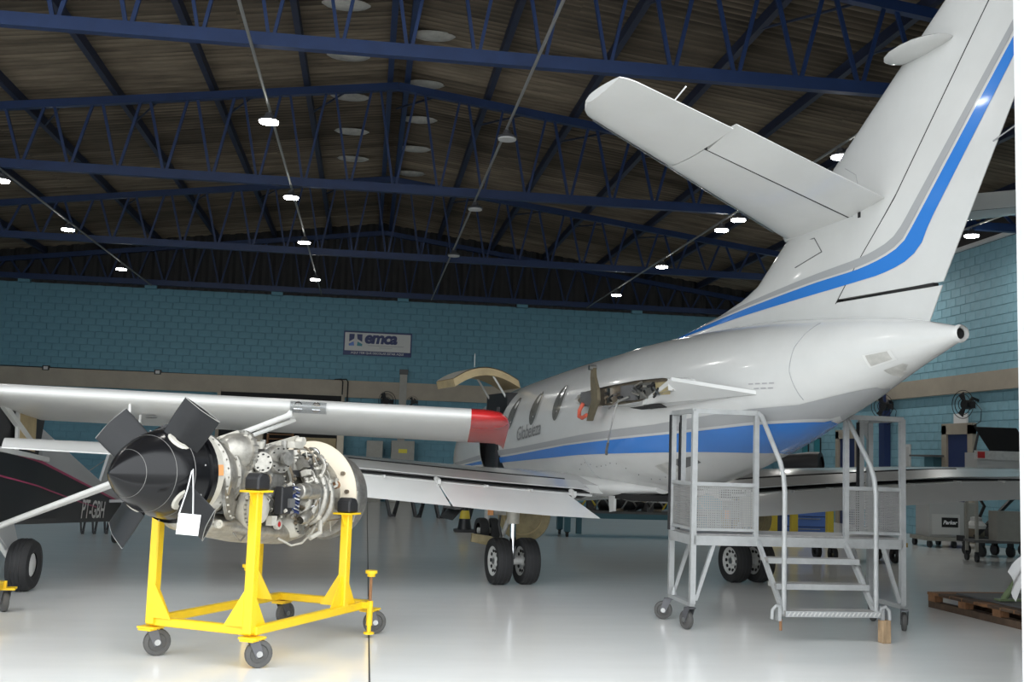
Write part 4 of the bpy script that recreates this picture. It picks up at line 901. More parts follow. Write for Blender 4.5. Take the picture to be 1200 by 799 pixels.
# local x = to the plane's left (the camera's right), y = aft, z = up
def bush_wing(sd):
    LE, CHD, INC = -.55, 1.55, .25
    def sect(x, k=1., n=14, le=LE, ch=CHD, up=0.):
        zl = 2.02 + up - .017 * x; cs = [(1 - math.cos(PI / 2 * j / n)) for j in range(n + 1)]
        top = [(sd * x, le + ch * c, zl + ch * k * (naca(c, .13) * 1.15) + .03 * math.sin(PI * c) - INC * c) for c in cs]
        bot = [(sd * x, le + ch * c, zl - ch * k * naca(c, .13) * .75 + .015 * math.sin(PI * c) - INC * c - .004) for c in reversed(cs)]
        return top + bot
    wg = MB().loft([sect(x) for x in (.42, 1.5, 3.0, 4.2, 5.22)]).build('wing', A['bush_white'], bush, 40)
    MB().loft([sect(5.221), sect(5.34), sect(5.44, .95, le=LE + .02, ch=CHD * .99), sect(5.53, .85, le=LE + .07, ch=CHD * .97), sect(5.60, .6, le=LE + .2, ch=CHD * .89, up=-.02), sect(5.64, .2, le=LE + .5, ch=CHD * .70, up=-.06)]).build('wing_tip', A['red'], bush, 40)
    # flap and aileron seams, inspection covers
    for x, y in ((1.9, .1), (3.3, .1)):
        MB().lathe([(.0, .003), (.055, .003), (.06, 0)], (sd * x, LE + .55, 1.81 - .0), (0, .1, -1), 16).build('inspection_cover', A['slate'] if x < 2 else A['bush_grey'], wg)
    for x in (2.95, 5.0): MB().tube([(sd * x, LE + CHD, 1.70), (sd * x, LE + CHD - .3, 1.72)], .006, 5).build('aileron_seam', A['bush_grey'], wg)
    # landing light bay in the leading edge
    R = []
    for x in (3.40, 3.76):
        s_ = sect(x); R.append([(p[0], p[1] - .006, p[2] + (.003 if j > 14 else .002)) for j, p in enumerate(s_[22:] + s_[:6])] if False else [(sd * x, LE + CHD * c - .004, 2.02 - .017 * x + (CHD * naca(c, .13) * (1.15 if t else -.75)) + (.004 if t else -.006) - INC * c) for c, t in ((.05, 0), (.03, 0), (.012, 0), (.003, 0), (.0, 1), (.003, 1), (.012, 1), (.03, 1))])
    bay = MB().loft(R, cap=False, closed=False).build('landing_light_bay', A['bush_grey'], wg, 60)
    for x in (3.48, 3.66):
        MB().lathe([(.0, -.012), (.045, -.012), (.05, .0), (.05, .03)], (sd * x, LE + .012, 1.955), (0, 1, .15), 18).build('lamp_reflector', A['chrome'], bay)
    MB().loft([[(p[0] , p[1] - .01, p[2]) for p in r] for r in R], cap=False, closed=False).build('bay_lens', A['glass'], bay, 60)
    # V struts and jury strut
    for k, (y0, y1, r_) in enumerate(((-.70, -.50, .028), (-.62, -.22, .022))):
        a, b = (sd * .42, y0 + .25, .60), (sd * 3.42, y1, 1.885 - .05 * k)
        d = Vector(b) - Vector(a); R = []
        MB().tube([a, b], r_, 10).build('wing_strut', A['bush_white'], bush)
        MB().tube([Vector(b) - d * .02, Vector(b) + Vector((0, 0, .05))], .02, 8).build('strut_fitting', A['bush_white'], bush)
    MB().tube([(sd * 1.83, -.48, 1.20), (sd * 1.80, -.46, 1.93)], .014, 8).build('jury_strut', A['bush_white'], bush)
    MB().tube([(sd * 1.83, -.28, 1.18), (sd * 1.80, -.05, 1.83)], .014, 8).build('jury_strut', A['bush_white'], bush)
    MB().tube([(sd * 4.9, LE + .5, 1.87), (sd * 4.9, LE + .5, 1.80)], .008, 6).build('tie_down_ring', A['bush_white'], bush)
for sd in (1, -1): bush_wing(sd)
# fuselage: black lower hull, light decking above
def hull_sec(y):
    zb = float(np.interp(y, [-2.0, -1.6, -.4, 0.6, 5.6], [.95, .78, .66, .62, .34])); zs_ = float(np.interp(y, [-2.0, -1.5, -.2, 1.2, 5.6], [1.35, 1.42, 1.46, 1.30, .62]))
    hw = float(np.interp(y, [-2.0, -1.5, -.5, 1.0, 5.6], [.30, .40, .42, .40, .06])); return zb, zs_, hw
R = []
for y in np.linspace(-2.0, 5.6, 30):
    zb, zs_, hw = hull_sec(y); R.append([(-hw * .85, y, zb), (hw * .85, y, zb), (hw * .97, y, zb + .06), (hw, y, (zb + zs_) / 2), (hw, y, zs_), (-hw, y, zs_), (-hw, y, (zb + zs_) / 2), (-hw * .97, y, zb + .06)])
bf = MB().loft(R).build('fuselage', A['bush_black'], bush, 30)
for sd in (1, -1):
    for t0, t1, w_ in ((.985, .985, .03), (.72, .30, .018)):
        R = []
        for y in np.linspace(-1.6, 4.0 if t1 < .9 else 5.2, 24):
            zb, zs_, hw = hull_sec(y); u_ = (y + 1.6) / 5.6; z = zb + (zs_ - zb) * (t0 + (t1 - t0) * u_ * .6); R.append([(sd * (hw + .004), y, z + w_ / 2), (sd * (hw + .004), y, z - w_ / 2)])
        MB().loft(R, cap=False, closed=False).build('pink_line', A['pink'], bf)
    me = text_mesh('PT-GBH', .42, .2, .006, A['bush_white'], 0, .95)
    for v_ in me.vertices:
        y = (3.15 + v_.co.x * .95) if sd > 0 else (4.6 - v_.co.x * .95); zb, zs_, hw = hull_sec(y)
        v_.co = (sd * (hw + .004), y, zb + .06 + v_.co.y * (.85 - .06 * (y - 3.1)))
    link('registration', me, bf)
# decking and cabin
R = []
for y in np.linspace(1.25, 5.5, 12):
    zb, zs_, hw = hull_sec(y); top = float(np.interp(y, [1.25, 2.2, 5.5], [1.88, 1.62, .72])); R.append([(hw * math.cos(a), y, zs_ + (top - zs_) * math.sin(a)) for a in np.linspace(0, PI, 13)])
MB().loft(R, cap=True, closed=False).build('turtle_deck', A['bush_grey'], bush, 60)
MB().prism([(-.40, -.45, 1.46), (-.40, 1.2, 1.30), (-.34, 1.2, 1.86), (-.34, -.1, 2.05)], (.74, 0, 0)).build('cabin_interior', A['black'], bush, 0)
for sd in (1, -1):
    x = sd * .425
    MB().bar((x, -.52, 1.46), (sd * .40, -.35, 2.06), .05, .07).build('windshield_post', A['bush_white'], bush, 0)
    MB().bar((x, .35, 1.42), (sd * .40, .35, 1.98), .03, .05).build('window_post', A['bush_white'], bush, 0)
    MB().bar((sd * .40, -.35, 2.03), (x, .75, 1.50), .05, .06).build('cabin_brace', A['bush_white'], bush, 0)
    MB().bar((x, -.6, 1.475), (x, 1.3, 1.315), .035, .05).build('window_sill', A['bush_white'], bush, 0)
    MB().prism([(sd * .432, .38, 1.45), (sd * .432, .85, 1.40), (sd * .42, .85, 1.82), (sd * .41, .38, 1.93)], (sd * .004, 0, 0)).build('side_window', A['tan'], bush, 0)
MB().prism([(-.40, -.5, 2.02), (-.40, 1.2, 1.86), (.40, 1.2, 1.86), (.40, -.5, 2.02)], (0, 0, .07)).build('cabin_roof', A['bush_white'], bush, 0)
MB().ball((0, 0, 0), 1, 16, (.10, .18, .10)).build('wing_root_fairing', A['bush_white'], bush, 60, loc=(.42, -.55, 2.03))
MB().ball((0, 0, 0), 1, 16, (.10, .18, .10)).build('wing_root_fairing', A['bush_white'], bush, 60, loc=(-.42, -.55, 2.03))
# windshield, cowl, prop
MB().prism([(-.38, -.55, 1.47), (.38, -.55, 1.47), (.36, -.38, 2.03), (-.36, -.38, 2.03)], (0, -.01, 0)).build('windshield', A['dglass'], bush, 0)
MB().lathe([(.0, -.28), (.05, -.26), (.12, -.1), (.14, 0), (.0, 0)], (0, -2.02, 1.18), (0, 1, 0), 24).build('propeller_spinner', A['bush_white'], bush)
for sd in (1, -1):
    MB().loft([[(c_ + sd * r_ * .0 , -2.1 + .02 * s_, 1.18 + sd * r_ + 0) for c_, s_ in ((-.06, 0), (0, .5), (.06, 0), (0, -.5))] for r_ in (.1, .4, .7, .95)]).build('propeller_blade', A['black'], bush)
# fin, rudder, tailplane
MB().prism([(-.02, 4.55, .85), (-.02, 5.2, 1.62), (-.02, 5.55, 1.70), (-.02, 5.95, 1.45), (-.02, 5.95, .55), (-.02, 5.5, .45)], (.04, 0, 0)).build('tail_fin', A['bush_grey'], bush, 0)
for sd in (1, -1):
    MB().prism([(sd * .05, 4.75, .66), (sd * 1.2, 5.0, .70), (sd * 1.5, 5.35, .70), (sd * 1.35, 5.8, .68), (sd * .05, 5.85, .64)], (0, 0, .04)).build('tailplane', A['bush_grey'], bush, 0)
    MB().tube([(sd * .9, 5.3, .70), (sd * .02, 5.3, 1.35)], .008, 6).build('tail_brace_wire', A['steel'], bush)
# wheels
for sd in (1, -1):
    w_ = MB().lathe([(.12, -.09), (.17, -.115), (.235, -.105), (.262, -.06), (.267, 0), (.262, .06), (.235, .105), (.17, .115), (.12, .09)], (sd * .72, 0, .265), (1, 0, 0), 36).build('tyre', A['rubber'], bush)
    for g_ in (-.04, .0, .04): MB().lathe([(.266, g_ - .004), (.2685, g_ - .004), (.2685, g_ + .004), (.266, g_ + .004)], (sd * .72, 0, .265), (1, 0, 0), 36).build('tread_rib', A['black'], w_)
    MB().lathe([(.0, -.085), (.10, -.085), (.122, -.075), (.122, .075), (.10, .085), (.0, .085)], (sd * .72, 0, .265), (1, 0, 0), 28).build('wheel_hub', A['bush_white'], w_)
    MB().tube([(sd * .62, 0, .27), (sd * .36, -.15, .70)], .035, 10).build('gear_leg', A['bush_white'], bush); MB().tube([(sd * .62, .02, .27), (sd * .36, .55, .66)], .028, 10).build('gear_leg', A['navy'], bush)
    MB().prism([(sd * .56, -.12, .42), (sd * .42, -.14, .64), (sd * .42, .45, .64), (sd * .56, .25, .42)], (0, 0, .015)).build('gear_fairing', A['bush_grey'], bush, 0)
MB().lathe(tyre(.135, .10, .05), (0, 5.68, .135), (1, 0, 0), 24).build('tail_wheel', A['rubber'], bush); MB().tube([(0, 5.2, .40), (0, 5.6, .30), (0, 5.68, .135)], .022, 8).build('tail_spring', A['black'], bush)
MB().box((0, 5.67, .2), (.14, .06, .14)).build('tail_wheel_fork', A['black'], bush, 0)

# ================================================================== MAINTENANCE PLATFORM
pf = thing('maintenance_platform', 'grey steel wheeled work platform with steps and handrails beside the jet', 'platform', (3.06, 9.98, 0), math.radians(2.0))
W_, D_, ZD, ZR, ZM = 2.10, .64, .87, 2.02, 1.34
def pbar(name, p, q, w=.045, h=None, m_='grey_steel', par=None): return MB().bar(p, q, w, h).build(name, A[m_], par or pf, 0)
X2, X3 = .61, 1.52
for x, y in ((0, 0), (W_, 0), (0, D_), (W_, D_)): pbar('corner_post', (x, y, .24), (x, y, ZR if y == 0 else ZR), .05)
for x in (X2, X3): pbar('inner_post', (x, 0, ZD - .06), (x, 0, ZR), .045)
for x in (.10, W_ - .10):
    pbar('gate_post', (x, D_, ZD - .1), (x, D_, ZR), .05); pbar('gate_seal', (x - .03, D_, ZD), (x - .03, D_, ZR - .02), .014, .05, 'black')
pbar('gate_seal', (-.03, D_, ZD), (-.03, D_, ZR - .02), .014, .05, 'black')
for p, q in (((0, 0, ZR), (X2, 0, ZR)), ((X3, 0, ZR), (W_, 0, ZR)), ((0, 0, ZR), (0, D_, ZR)), ((W_, 0, ZR), (W_, D_, ZR)), ((0, D_, ZR), (.12, D_, ZR)), ((W_ - .12, D_, ZR), (W_, D_, ZR))): pbar('top_rail', p, q)
for p, q in (((0, 0, ZM), (X2, 0, ZM)), ((X3, 0, ZM), (W_, 0, ZM)), ((0, 0, ZM), (0, D_, ZM)), ((W_, 0, ZM), (W_, D_, ZM))): pbar('mid_rail', p, q, .035)
for p, q in (((0, 0, ZD + .05), (X2, 0, ZD + .05)), ((X3, 0, ZD + .05), (W_, 0, ZD + .05)), ((0, 0, ZD + .05), (0, D_, ZD + .05)), ((W_, 0, ZD + .05), (W_, D_, ZD + .05))): pbar('toe_rail', p, q, .025)
for p, q in (((0, D_, ZR - .02), (.1, D_, ZR - .2)), ((W_, D_, ZR - .02), (W_ - .12, D_, ZR - .25))): MB().prism([p, (q[0], p[1], p[2]), (p[0], p[1], q[2])], (0, .01, 0)).build('corner_gusset', A['grey_steel'], pf, 0)
# perforated infill sheets
def perforated(p, q, z0, z1, st=.021, wb=.011):
    p, q = Vector(p), Vector(q); d = (q - p); Ln = d.length; d.normalize(); b = MB(); nx = int(Ln / st); nz = int((z1 - z0) / st)
    for i in range(nx + 1): c = p + d * (Ln * i / nx); b.bar((c.x, c.y, z0), (c.x, c.y, z1), wb, .002, up=d.cross(Vector((0, 0, 1))))
    for j in range(nz + 1): z = z0 + (z1 - z0) * j / nz; b.bar((p.x, p.y, z), (q.x, q.y, z), .002, wb)
    b.build('perforated_panel', A['meshp'], pf, 0, kind='stuff')
for p, q in (((.03, 0, 0), (X2 - .03, 0, 0)), ((X3 + .03, 0, 0), (W_ - .03, 0, 0)), ((0, .03, 0), (0, D_ - .03, 0)), ((W_, .03, 0), (W_, D_ - .03, 0))): perforated(p, q, ZD + .06, ZM - .02)
# deck and frame
MB().box((W_ / 2, D_ / 2, ZD + .004), (W_ - .04, D_ - .04, .012)).build('deck_plate', A['plate'], pf, 0)
for p, q in (((0, 0, ZD - .05), (W_, 0, ZD - .05)), ((0, D_, ZD - .05), (W_, D_, ZD - .05)), ((0, 0, ZD - .05), (0, D_, ZD - .05)), ((W_, 0, ZD - .05), (W_, D_, ZD - .05))): pbar('deck_beam', p, q, .05, .09)
for x in (.0, W_):
    pbar('base_bar', (x, 0, .23), (x, D_, .23), .05, .035)
    for y in (0, D_): pbar('leg_brace', (x + (.20 if x == 0 else -.20), y, ZD - .09), (x + (.03 if x == 0 else -.03), y, .27), .032)
    for y, rt in ((0, .3), (D_, 1.2)): caster(pf, x + (-.02 if x == 0 else .02), y, .088, rt if x == 0 else -.3 - rt * .4, .05, z_top=.20)
MB().tube([(0, D_ - .1, .25), (0, D_ - .1, .33)], [.03, .012], 8).build('brake_stub', A['grey_steel'], pf)
# steps
YS = -.62
for x in (X2 + .02, X3 - .02):
    pbar('stringer', (x, -.02, ZD - .05), (x, YS, .235), .03, .05)
    MB().tube([(x, 0, ZR), (x, -.08, ZR - .03), (x, YS + .10, 1.56), (x, YS + .03, 1.44), (x, YS, 1.30), (x, YS, .24)], .022, 10).build('stair_handrail', A['grey_steel'], pf)
for k, (y, z) in enumerate(((-.19, .675), (-.38, .465), (-.585, .255))):
    t = MB().box(((X2 + X3) / 2, y, z), (X3 - X2 - .02, .19, .035)).build('step', A['plate'], pf, 0)
    MB().box(((X2 + X3) / 2, y - .095, z - .005), (X3 - X2 - .02, .012, .05)).build('step_nosing', A['grey_steel'], t, 0)
    if k == 2:
        for j in range(22): MB().bar((X2 + .03 + j * .04, y - .103, z - .02), (X2 + .055 + j * .04, y - .103, z + .012), .006, .01).build('tread_rib', A['hub'], t, 0)
for x, sx in ((X2, -1), (X3, 1)):
    MB().tube([(x + sx * .01, YS, .24), (x + sx * .02, YS - .02, .30), (x + sx * .06, YS - .02, .315), (x + sx * .095, YS - .02, .28), (x + sx * .10, YS - .02, .20)], .016, 8).build('step_hook', A['grey_steel'], pf)
    MB().box((x + sx * .03, YS, .25), (.03, .06, .13)).build('hook_bracket', A['grey_steel'], pf, 0)
MB().cyl((X2 - .01, YS, .10), (X2 - .01, YS, .20), .014, n=8).build('leveling_stub', A['pallet2'], pf)
wb = MB().box((0, 0, .10), (.085, .085, .20)); o = wb.build('wood_block', A['wood'], None, 0, loc=(4.655, 9.405, 0), rz=.12, label='short upright wooden block wedged under the platform steps', cat='block'); bevel(o, .006)

# ================================================================== BACK WALL FITTINGS
def wall_sign():
    t = thing('company_sign', 'white and navy emca company sign on the blue block wall', 'sign', (.23, YB - .03, 4.82))
    MB().box((0, 0, 0), (2.10, .05, .74)).build('frame', A['sign_navy'], t, 0)
    MB().box((0, -.028, .045), (2.02, .012, .56)).build('face', A['sign'], t, 0)
    me = text_mesh('emca', .50, .18, .022, A['sign_navy'], .004, .92); o = link('lettering', me, t, loc=(-.42, -.040, .02)); o.rotation_euler.x = PI / 2
    me = text_mesh('AQUI TEM QUE DECOLAR ESTAR AQUI', .088, 0, .002, A['sign'], .002, 1.06, 'CENTER'); o = link('slogan', me, t, loc=(0, -.033, -.325)); o.rotation_euler.x = PI / 2
    # emblem: two navy blocks parted by a white arrow-like wing, blue and teal feet
    for sx, m2 in ((-1, 'sign_blue'), (1, 'sign_teal')):
        x0 = -.68
        MB().prism([(x0 + sx * .035, -.036, .28), (x0 + sx * .20, -.036, .28), (x0 + sx * .20, -.036, .04), (x0 + sx * .05, -.036, .13)], (0, -.004, 0)).build('emblem_block', A['sign_navy'], t, 0)
        MB().prism([(x0 + sx * .06, -.036, .05), (x0 + sx * .21, -.036, -.03), (x0 + sx * .20, -.036, -.09), (x0 + sx * .04, -.036, -.08)], (0, -.004, 0)).build('emblem_foot', A[m2], t, 0)
    MB().box((.25, -.036, -.06), (1.1, .003, .018)).build('fine_print', A['sign_grey'], t, 0); MB().box((.25, -.036, -.12), (.4, .003, .014)).build('fine_print', A['sign_grey'], t, 0)
wall_sign()
# wide dark doorway in the back wall with a store behind it
pA, pB = atY(258, 458, YB), atY(402, 470, YB)
op = MB().box(((pA[0] + pB[0]) / 2, YB - .12, 1.58), (pB[0] - pA[0], .12, 3.16)).build('door_2', A['dark'], smooth=0, kind='structure')
for x in (pA[0], pB[0]): MB().box((x, YB - .15, 1.6), (.10, .16, 3.2)).build('door_jamb', A['band'], op, 0)
def cabinet(name, label, px0, px1, ytop, Y, z0, m_, cat, doors=1, depth=.4):
    a, b = atY(px0, ytop, Y), atY(px1, ytop, Y); wd = b[0] - a[0]; h = a[2] - z0
    t = thing(name, label, cat, ((a[0] + b[0]) / 2, Y + depth / 2, z0))
    MB().box((0, 0, h / 2), (wd, depth, h)).build('body', A[m_], t, 0)
    for k in range(doors):
        x = -wd / 2 + wd * (k + .5) / doors
        d = MB().box((x, -depth / 2 - .008, h / 2), (wd / doors - .03, .016, h - .06)).build('door', A[m_], t, 0)
        MB().box((x + wd / doors * .35, -depth / 2 - .025, h / 2), (.02, .02, .10)).build('handle', A['steel'], d, 0)
    return t
c = cabinet('electrical_cabinet', 'grey electrical cabinet with a yellow warning sticker on the back wall', 459, 486, 516, 33.4, 0, 'cab', 'cabinet')
MB().box((0, -.225, 1.55), (.26, .006, .12)).build('warning_sticker', A['yellowtag'], c, 0)
cabinet('storage_locker', 'olive grey tall locker left of the electrical cabinet', 430, 449, 516, 33.4, 0, 'cab', 'locker')
cabinet('plywood_cupboard', 'pale plywood cupboard in the dark doorway behind the engine', 345, 394, 512, 33.3, 0, 'tan', 'cupboard', 2)
cabinet('cream_partition', 'narrow cream panel standing in the dark doorway', 297, 308, 508, 33.2, 0, 'beige', 'panel')
cabinet('cream_post_panel', 'slim cream panel right of the plywood cupboard', 395, 403, 508, 33.2, 0, 'beige', 'panel')
sh = thing('storage_shelf', 'brown open shelf rack inside the dark doorway', 'shelf', (atY(328, 520, 33.2)[0], 33.3, 0))
for x in (-.42, .42): MB().box((x * .86, 0, .98), (.05, .35, 1.96)).build('upright', A['pallet2'], sh, 0)
for z in (.25, .6, .95, 1.3, 1.62, 1.78, 1.92): MB().box((0, 0, z), (.70, .35, .03)).build('shelf_board', A['pallet2'], sh, 0)
# conduit post with dark cap, cables, junction boxes
x = 1.07
t = thing('conduit_post', 'grey conduit duct with dark cap beside the company sign', 'duct', (x, YB - .13, 0)); MB().box((0, 0, 1.95), (.22, .10, 3.9)).build('duct', A['cab'], t, 0); MB().box((0, 0, 3.98), (.26, .16, .16)).build('cap', A['slate'], t, 0)
t = thing('wall_cable', 'pair of black cables looping down the tan beam', 'cable', (0, 0, 0))
for dx in (-.78, -.62): MB().tube([(dx - .25, YB - .16, 3.66), (dx - .05, YB - .16, 3.68), (dx, YB - .17, 3.6), (dx, YB - .17, 2.4)], .02, 6).build('cable', A['black'], t)
MB().tube([(XL, YB - .04, 3.68), (-6, YB - .04, 3.66), (-2.2, YB - .04, 3.62), (-.8, YB - .04, 3.66)], .016, 6).build('surface_cable', A['black'], label='black cable along the top of the tan beam', cat='cable')
for px in (54, 185):
    p = atY(px, 431 if px < 100 else 436, YB - .1); t = thing('junction_box', 'small white junction box on the tan beam, %s' % ('far left' if px < 100 else 'above the white wing'), 'box', p, group='junction boxes')
    MB().box((0, 0, 0), (.20, .08, .14)).build('box', A['black'], t, 0); MB().box((0, -.045, 0), (.12, .02, .09)).build('cover', A['sign'], t, 0)
# wall fans
def fan(p, rz, label):
    t = thing('wall_fan', label, 'fan', p, rz)
    MB().tube([(0, .35, .1), (0, .18, .15), (0, .05, 0)], .035, 8).build('arm', A['black'], t); MB().cyl((0, .12, 0), (0, -.06, 0), .10, n=16).build('motor', A['black'], t)
    for r_ in (.12, .22, .30): MB().tube([(r_ * math.cos(a), -.09, r_ * math.sin(a)) for a in np.linspace(0, 2 * PI, 25)], .008, 5, cap=False).build('guard_ring', A['black'], t)
    for k in range(3):
        a = 2 * PI * k / 3; e = Vector((math.cos(a), 0, math.sin(a))); f_ = Vector((-math.sin(a), 0, math.cos(a)))
        MB().prism([e * .04 - f_ * .03, e * .26 - f_ * .09, e * .27 + f_ * .06, e * .04 + f_ * .03], (0, -.02, 0)).build('fan_blade', A['black'], t, 0)
    MB().tube([(0, .2, .1), (.18, .25, -.1), (.1, .3, -.35), (-.12, .3, -.45)], .008, 5).build('fan_cord', A['black'], t)
p = atX(1132, 474, XR - .35); fan(p, math.radians(-75), 'black wall fan on the right wall above the navy door')
p = atX(1036, 476, XR - .35); fan(p, math.radians(-60), 'black wall fan on the right wall behind the platform')
p = atY(452, 470, YB - .36); fan(p, .5, 'black wall fan on the back wall beneath the tan beam')
p = atY(484, 471, YB - .36); fan(p, -.4, 'smaller black wall fan beside the conduit duct'); bpy.data.objects['wall_fan.003'].scale = (.6, .6, .6)
# doors in the right wall
def side_door(n, px0, px1, ytop, m_='navy'):
    a, b = atX(px0, ytop, XR), atX(px1, ytop, XR); yc = (a[1] + b[1]) / 2; wd = abs(a[1] - b[1]); h = (a[2] + b[2]) / 2
    d = MB().box((XR - .03, yc, h / 2), (.06, wd, h)).build('door_%d' % n, A[m_], smooth=0, kind='structure')
    for s in (-1, 1): MB().box((XR - .06, yc + s * (wd / 2 + .1), h / 2 + .1), (.1, .2, h + .2)).build('door_frame', A['band'], d, 0)
    MB().box((XR - .06, yc, h + .12), (.1, wd + .4, .24)).build('door_frame', A['band'], d, 0); MB().cyl((XR - .1, yc - wd * .38, 1.0), (XR - .04, yc - wd * .38, 1.0), .03, n=8).build('door_handle', A['steel'], d)
side_door(3, 1114, 1139, 509); side_door(4, 987, 1006, 514)
def wall_panel(name, label, px, py, w_, h_, m_, cat, edge=None):
    p = atX(px, py, XR - .04); t = thing(name, label, cat, p)
    MB().box((0, 0, 0), (.03, w_, h_)).build('frame', A[edge or m_], t, 0); MB().box((-.018, 0, 0), (.01, w_ * .84, h_ * .84)).build('sheet', A[m_], t, 0)
wall_panel('paper_notice', 'white paper notice above the navy door', 1126, 493, .55, .32, 'paper', 'notice')
wall_panel('framed_notice', 'pale framed notice beside the right post of the platform', 1061, 540, .5, .8, 'boxwhite', 'notice', 'sign')
wall_panel('framed_picture', 'small dark-framed picture near the far right corner', 958, 523, .45, .5, 'sign_teal', 'picture', 'black')
wall_panel('framed_picture', 'dark-framed picture half hidden behind the blue belly stripe', 944, 527, .45, .5, 'sign_teal', 'picture', 'black')
p = atX(1087, 534, XR - .25); t = thing('wall_shelf', 'small dark wall shelf between two right wall doors', 'shelf', p)
MB().box((0, 0, 0), (.4, .95, .04)).build('board', A['slate'], t, 0); MB().box((.1, -.1, -.25), (.25, .4, .45)).build('shelf_box', A['teal'], t, 0)
MB().box((XR - .1, atX(1041, 500, XR)[1], 1.9), (.16, .30, 3.8)).build('trim_4', A['navy'], smooth=0, kind='structure')
p = atX(922, 545, XR - .3)
t = thing('fire_extinguisher', 'red fire extinguisher on the right wall near the corner', 'extinguisher', p); MB().lathe([(.0, -.3), (.09, -.3), (.1, -.25), (.1, .15), (.06, .22), (.03, .25), (.03, .3), (.0, .3)], (0, 0, 0), (0, 0, 1), 16).build('tank', A['redlamp'], t); MB().tube([(0, 0, .28), (-.1, 0, .2), (-.12, 0, -.1)], .015, 6).build('hose', A['black'], t)
MB().box((.2, 0, 0), (.22, .1, .2)).build('wall_bracket', A['black'], t, 0)
# big round ducted blower on a stand
p = ground(956, 640); p = np.array([8.2, 22.0, 0])
p = atY(957, 545, 24.0)
t = thing('drum_blower', 'black round drum blower behind the right wing', 'blower', (p[0], 24.0, 0))
MB().lathe([(.20, .0), (.30, .02), (.31, .25), (.27, .7), (.24, .9), (.1, .92), (.0, .92)], (0, -.3, p[2]), (-.75, .6, -.05), 28).build('drum', A['black'], t); MB().lathe([(.0, .06), (.22, .06)], (0, -.3, p[2]), (-.75, .6, -.05), 24).build('drum_core', A['dark'], t)
for s in (-.2, .2): MB().tube([(s - .3, 0, p[2] - .1), (s - .3, 0, .03)], .025, 8).build('leg', A['black'], t)
MB().box((-.3, 0, .03), (.7, .5, .05)).build('base', A['black'], t, 0)

# ================================================================== FLOOR CLUTTER, BACK
def cone(p, label):
    t = thing('traffic_cone', label, 'cone', p)
    MB().box((0, 0, .025), (.40, .40, .05)).build('base', A['black'], t, 0)
    pr = lambda z: .145 - .115 * z / .8
    for z0, z1, m_ in ((.05, .26, 'black'), (.26, .42, 'cone_y'), (.42, .60, 'black'), (.60, .72, 'cone_y'), (.72, .82, 'black')):
        MB().lathe([(pr(z0), z0), (pr(z1), z1)] + ([(.0, z1)] if z1 > .8 else []), (0, 0, 0), (0, 0, 1), 24).build('cone_band', A[m_], t)
p = ground(544, 623); cone(p, 'black and yellow banded traffic cone by the left main wheels')
def trestle(p, rz, label, n=2, w_=1.5, h=.75, group='trestles by the back wall'):
    t = thing('trestle', label, 'trestle', p, rz, group)
    MB().box((0, 0, h), (w_ * .95, .18, .06)).build('top_beam', A['black'], t, 0)
    for k in range(n):
        x = -w_ / 2 + w_ * (k + .5) / n
        for s in (-1, 1):
            for dy in (-.12, .12): MB().bar((x + s * .07 * w_, dy, .0), (x + s * .42 * w_, dy * .5, h), min(.055, .1 * w_), .05).build('leg', A['black'], t, 0)
        MB().box((x, 0, .03), (.22 * w_, .30, .05)).build('foot', A['black'], t, 0)
for i, (px, py) in enumerate(((404, 603), (459, 604), (489, 605), (516, 606), (547, 607))):
    p = ground(px, py + 1); trestle(p, .1, 'black trestle with V-shaped legs by the back wall, %s from the engine' % ordw(i), 1, .54)
for i, px in enumerate((96, 110, 124)):
    p = ground(px, 625); trestle(p, .3, 'small black V-legged stand under the black airplane tail, %s from the left' % ordw(i), 1, .17, .55, 'stands under the tail')
# teal work bench under the belly
a, b = ground(664, 628), ground(790, 624)
t = thing('work_bench', 'long teal steel bench on wheels beyond the jet belly', 'bench', ((a[0] + b[0]) / 2, 21.6, 0), .04); Lb = 2.9
MB().box((0, 0, .42), (Lb, .8, .10)).build('frame_beam', A['teal'], t, 0); MB().box((0, 0, .49), (Lb, .8, .04)).build('bench_top', A['slate'], t, 0)
for x in (-Lb / 2 + .06, Lb / 2 - .06):
    for y in (-.34, .34):
        MB().box((x, y, .26), (.11, .11, .32)).build('leg', A['teal'], t, 0); MB().cyl((x - .02, y, .06), (x + .02, y, .06), .06, n=14).build('bench_wheel', A['black'], t); MB().box((x, y, .11), (.08, .06, .05)).build('wheel_fork', A['black'], t, 0)
for x in (-Lb / 2 + .3,): MB().box((x, -.3, .24), (.10, .08, .36)).build('stop_leg', A['teal'], t, 0)
rnd = random.Random(5)
eq = thing('removed_engine_part', 'dark greasy machine parts lying on the teal bench', 'machine part', ((a[0] + b[0]) / 2, 21.6, .51), .04)
MB().lathe([(.0, -.7), (.14, -.68), (.17, -.5), (.17, .1), (.13, .2), (.13, .7), (.0, .72)], (0, 0, .18), (1, 0, 0), 20).build('cylinder_body', A['black'], eq)
for k in range(9):
    x = -1.1 + .28 * k; MB().box((x, rnd.uniform(-.2, .2), .07 + .04 * (k % 3)), (.16, .2, .14 + .08 * (k % 3)), rz=rnd.uniform(-.4, .4)).build('casting', A[rnd.choice(['black', 'slate', 'brown_metal'])], eq, 0)
    MB().tube([(x, -.2, .05), (x + .15, -.25, .3), (x + .3, -.2, .1)], .02, 6).build('pipe', A[rnd.choice(['steel', 'black', 'cone_y'])], eq)
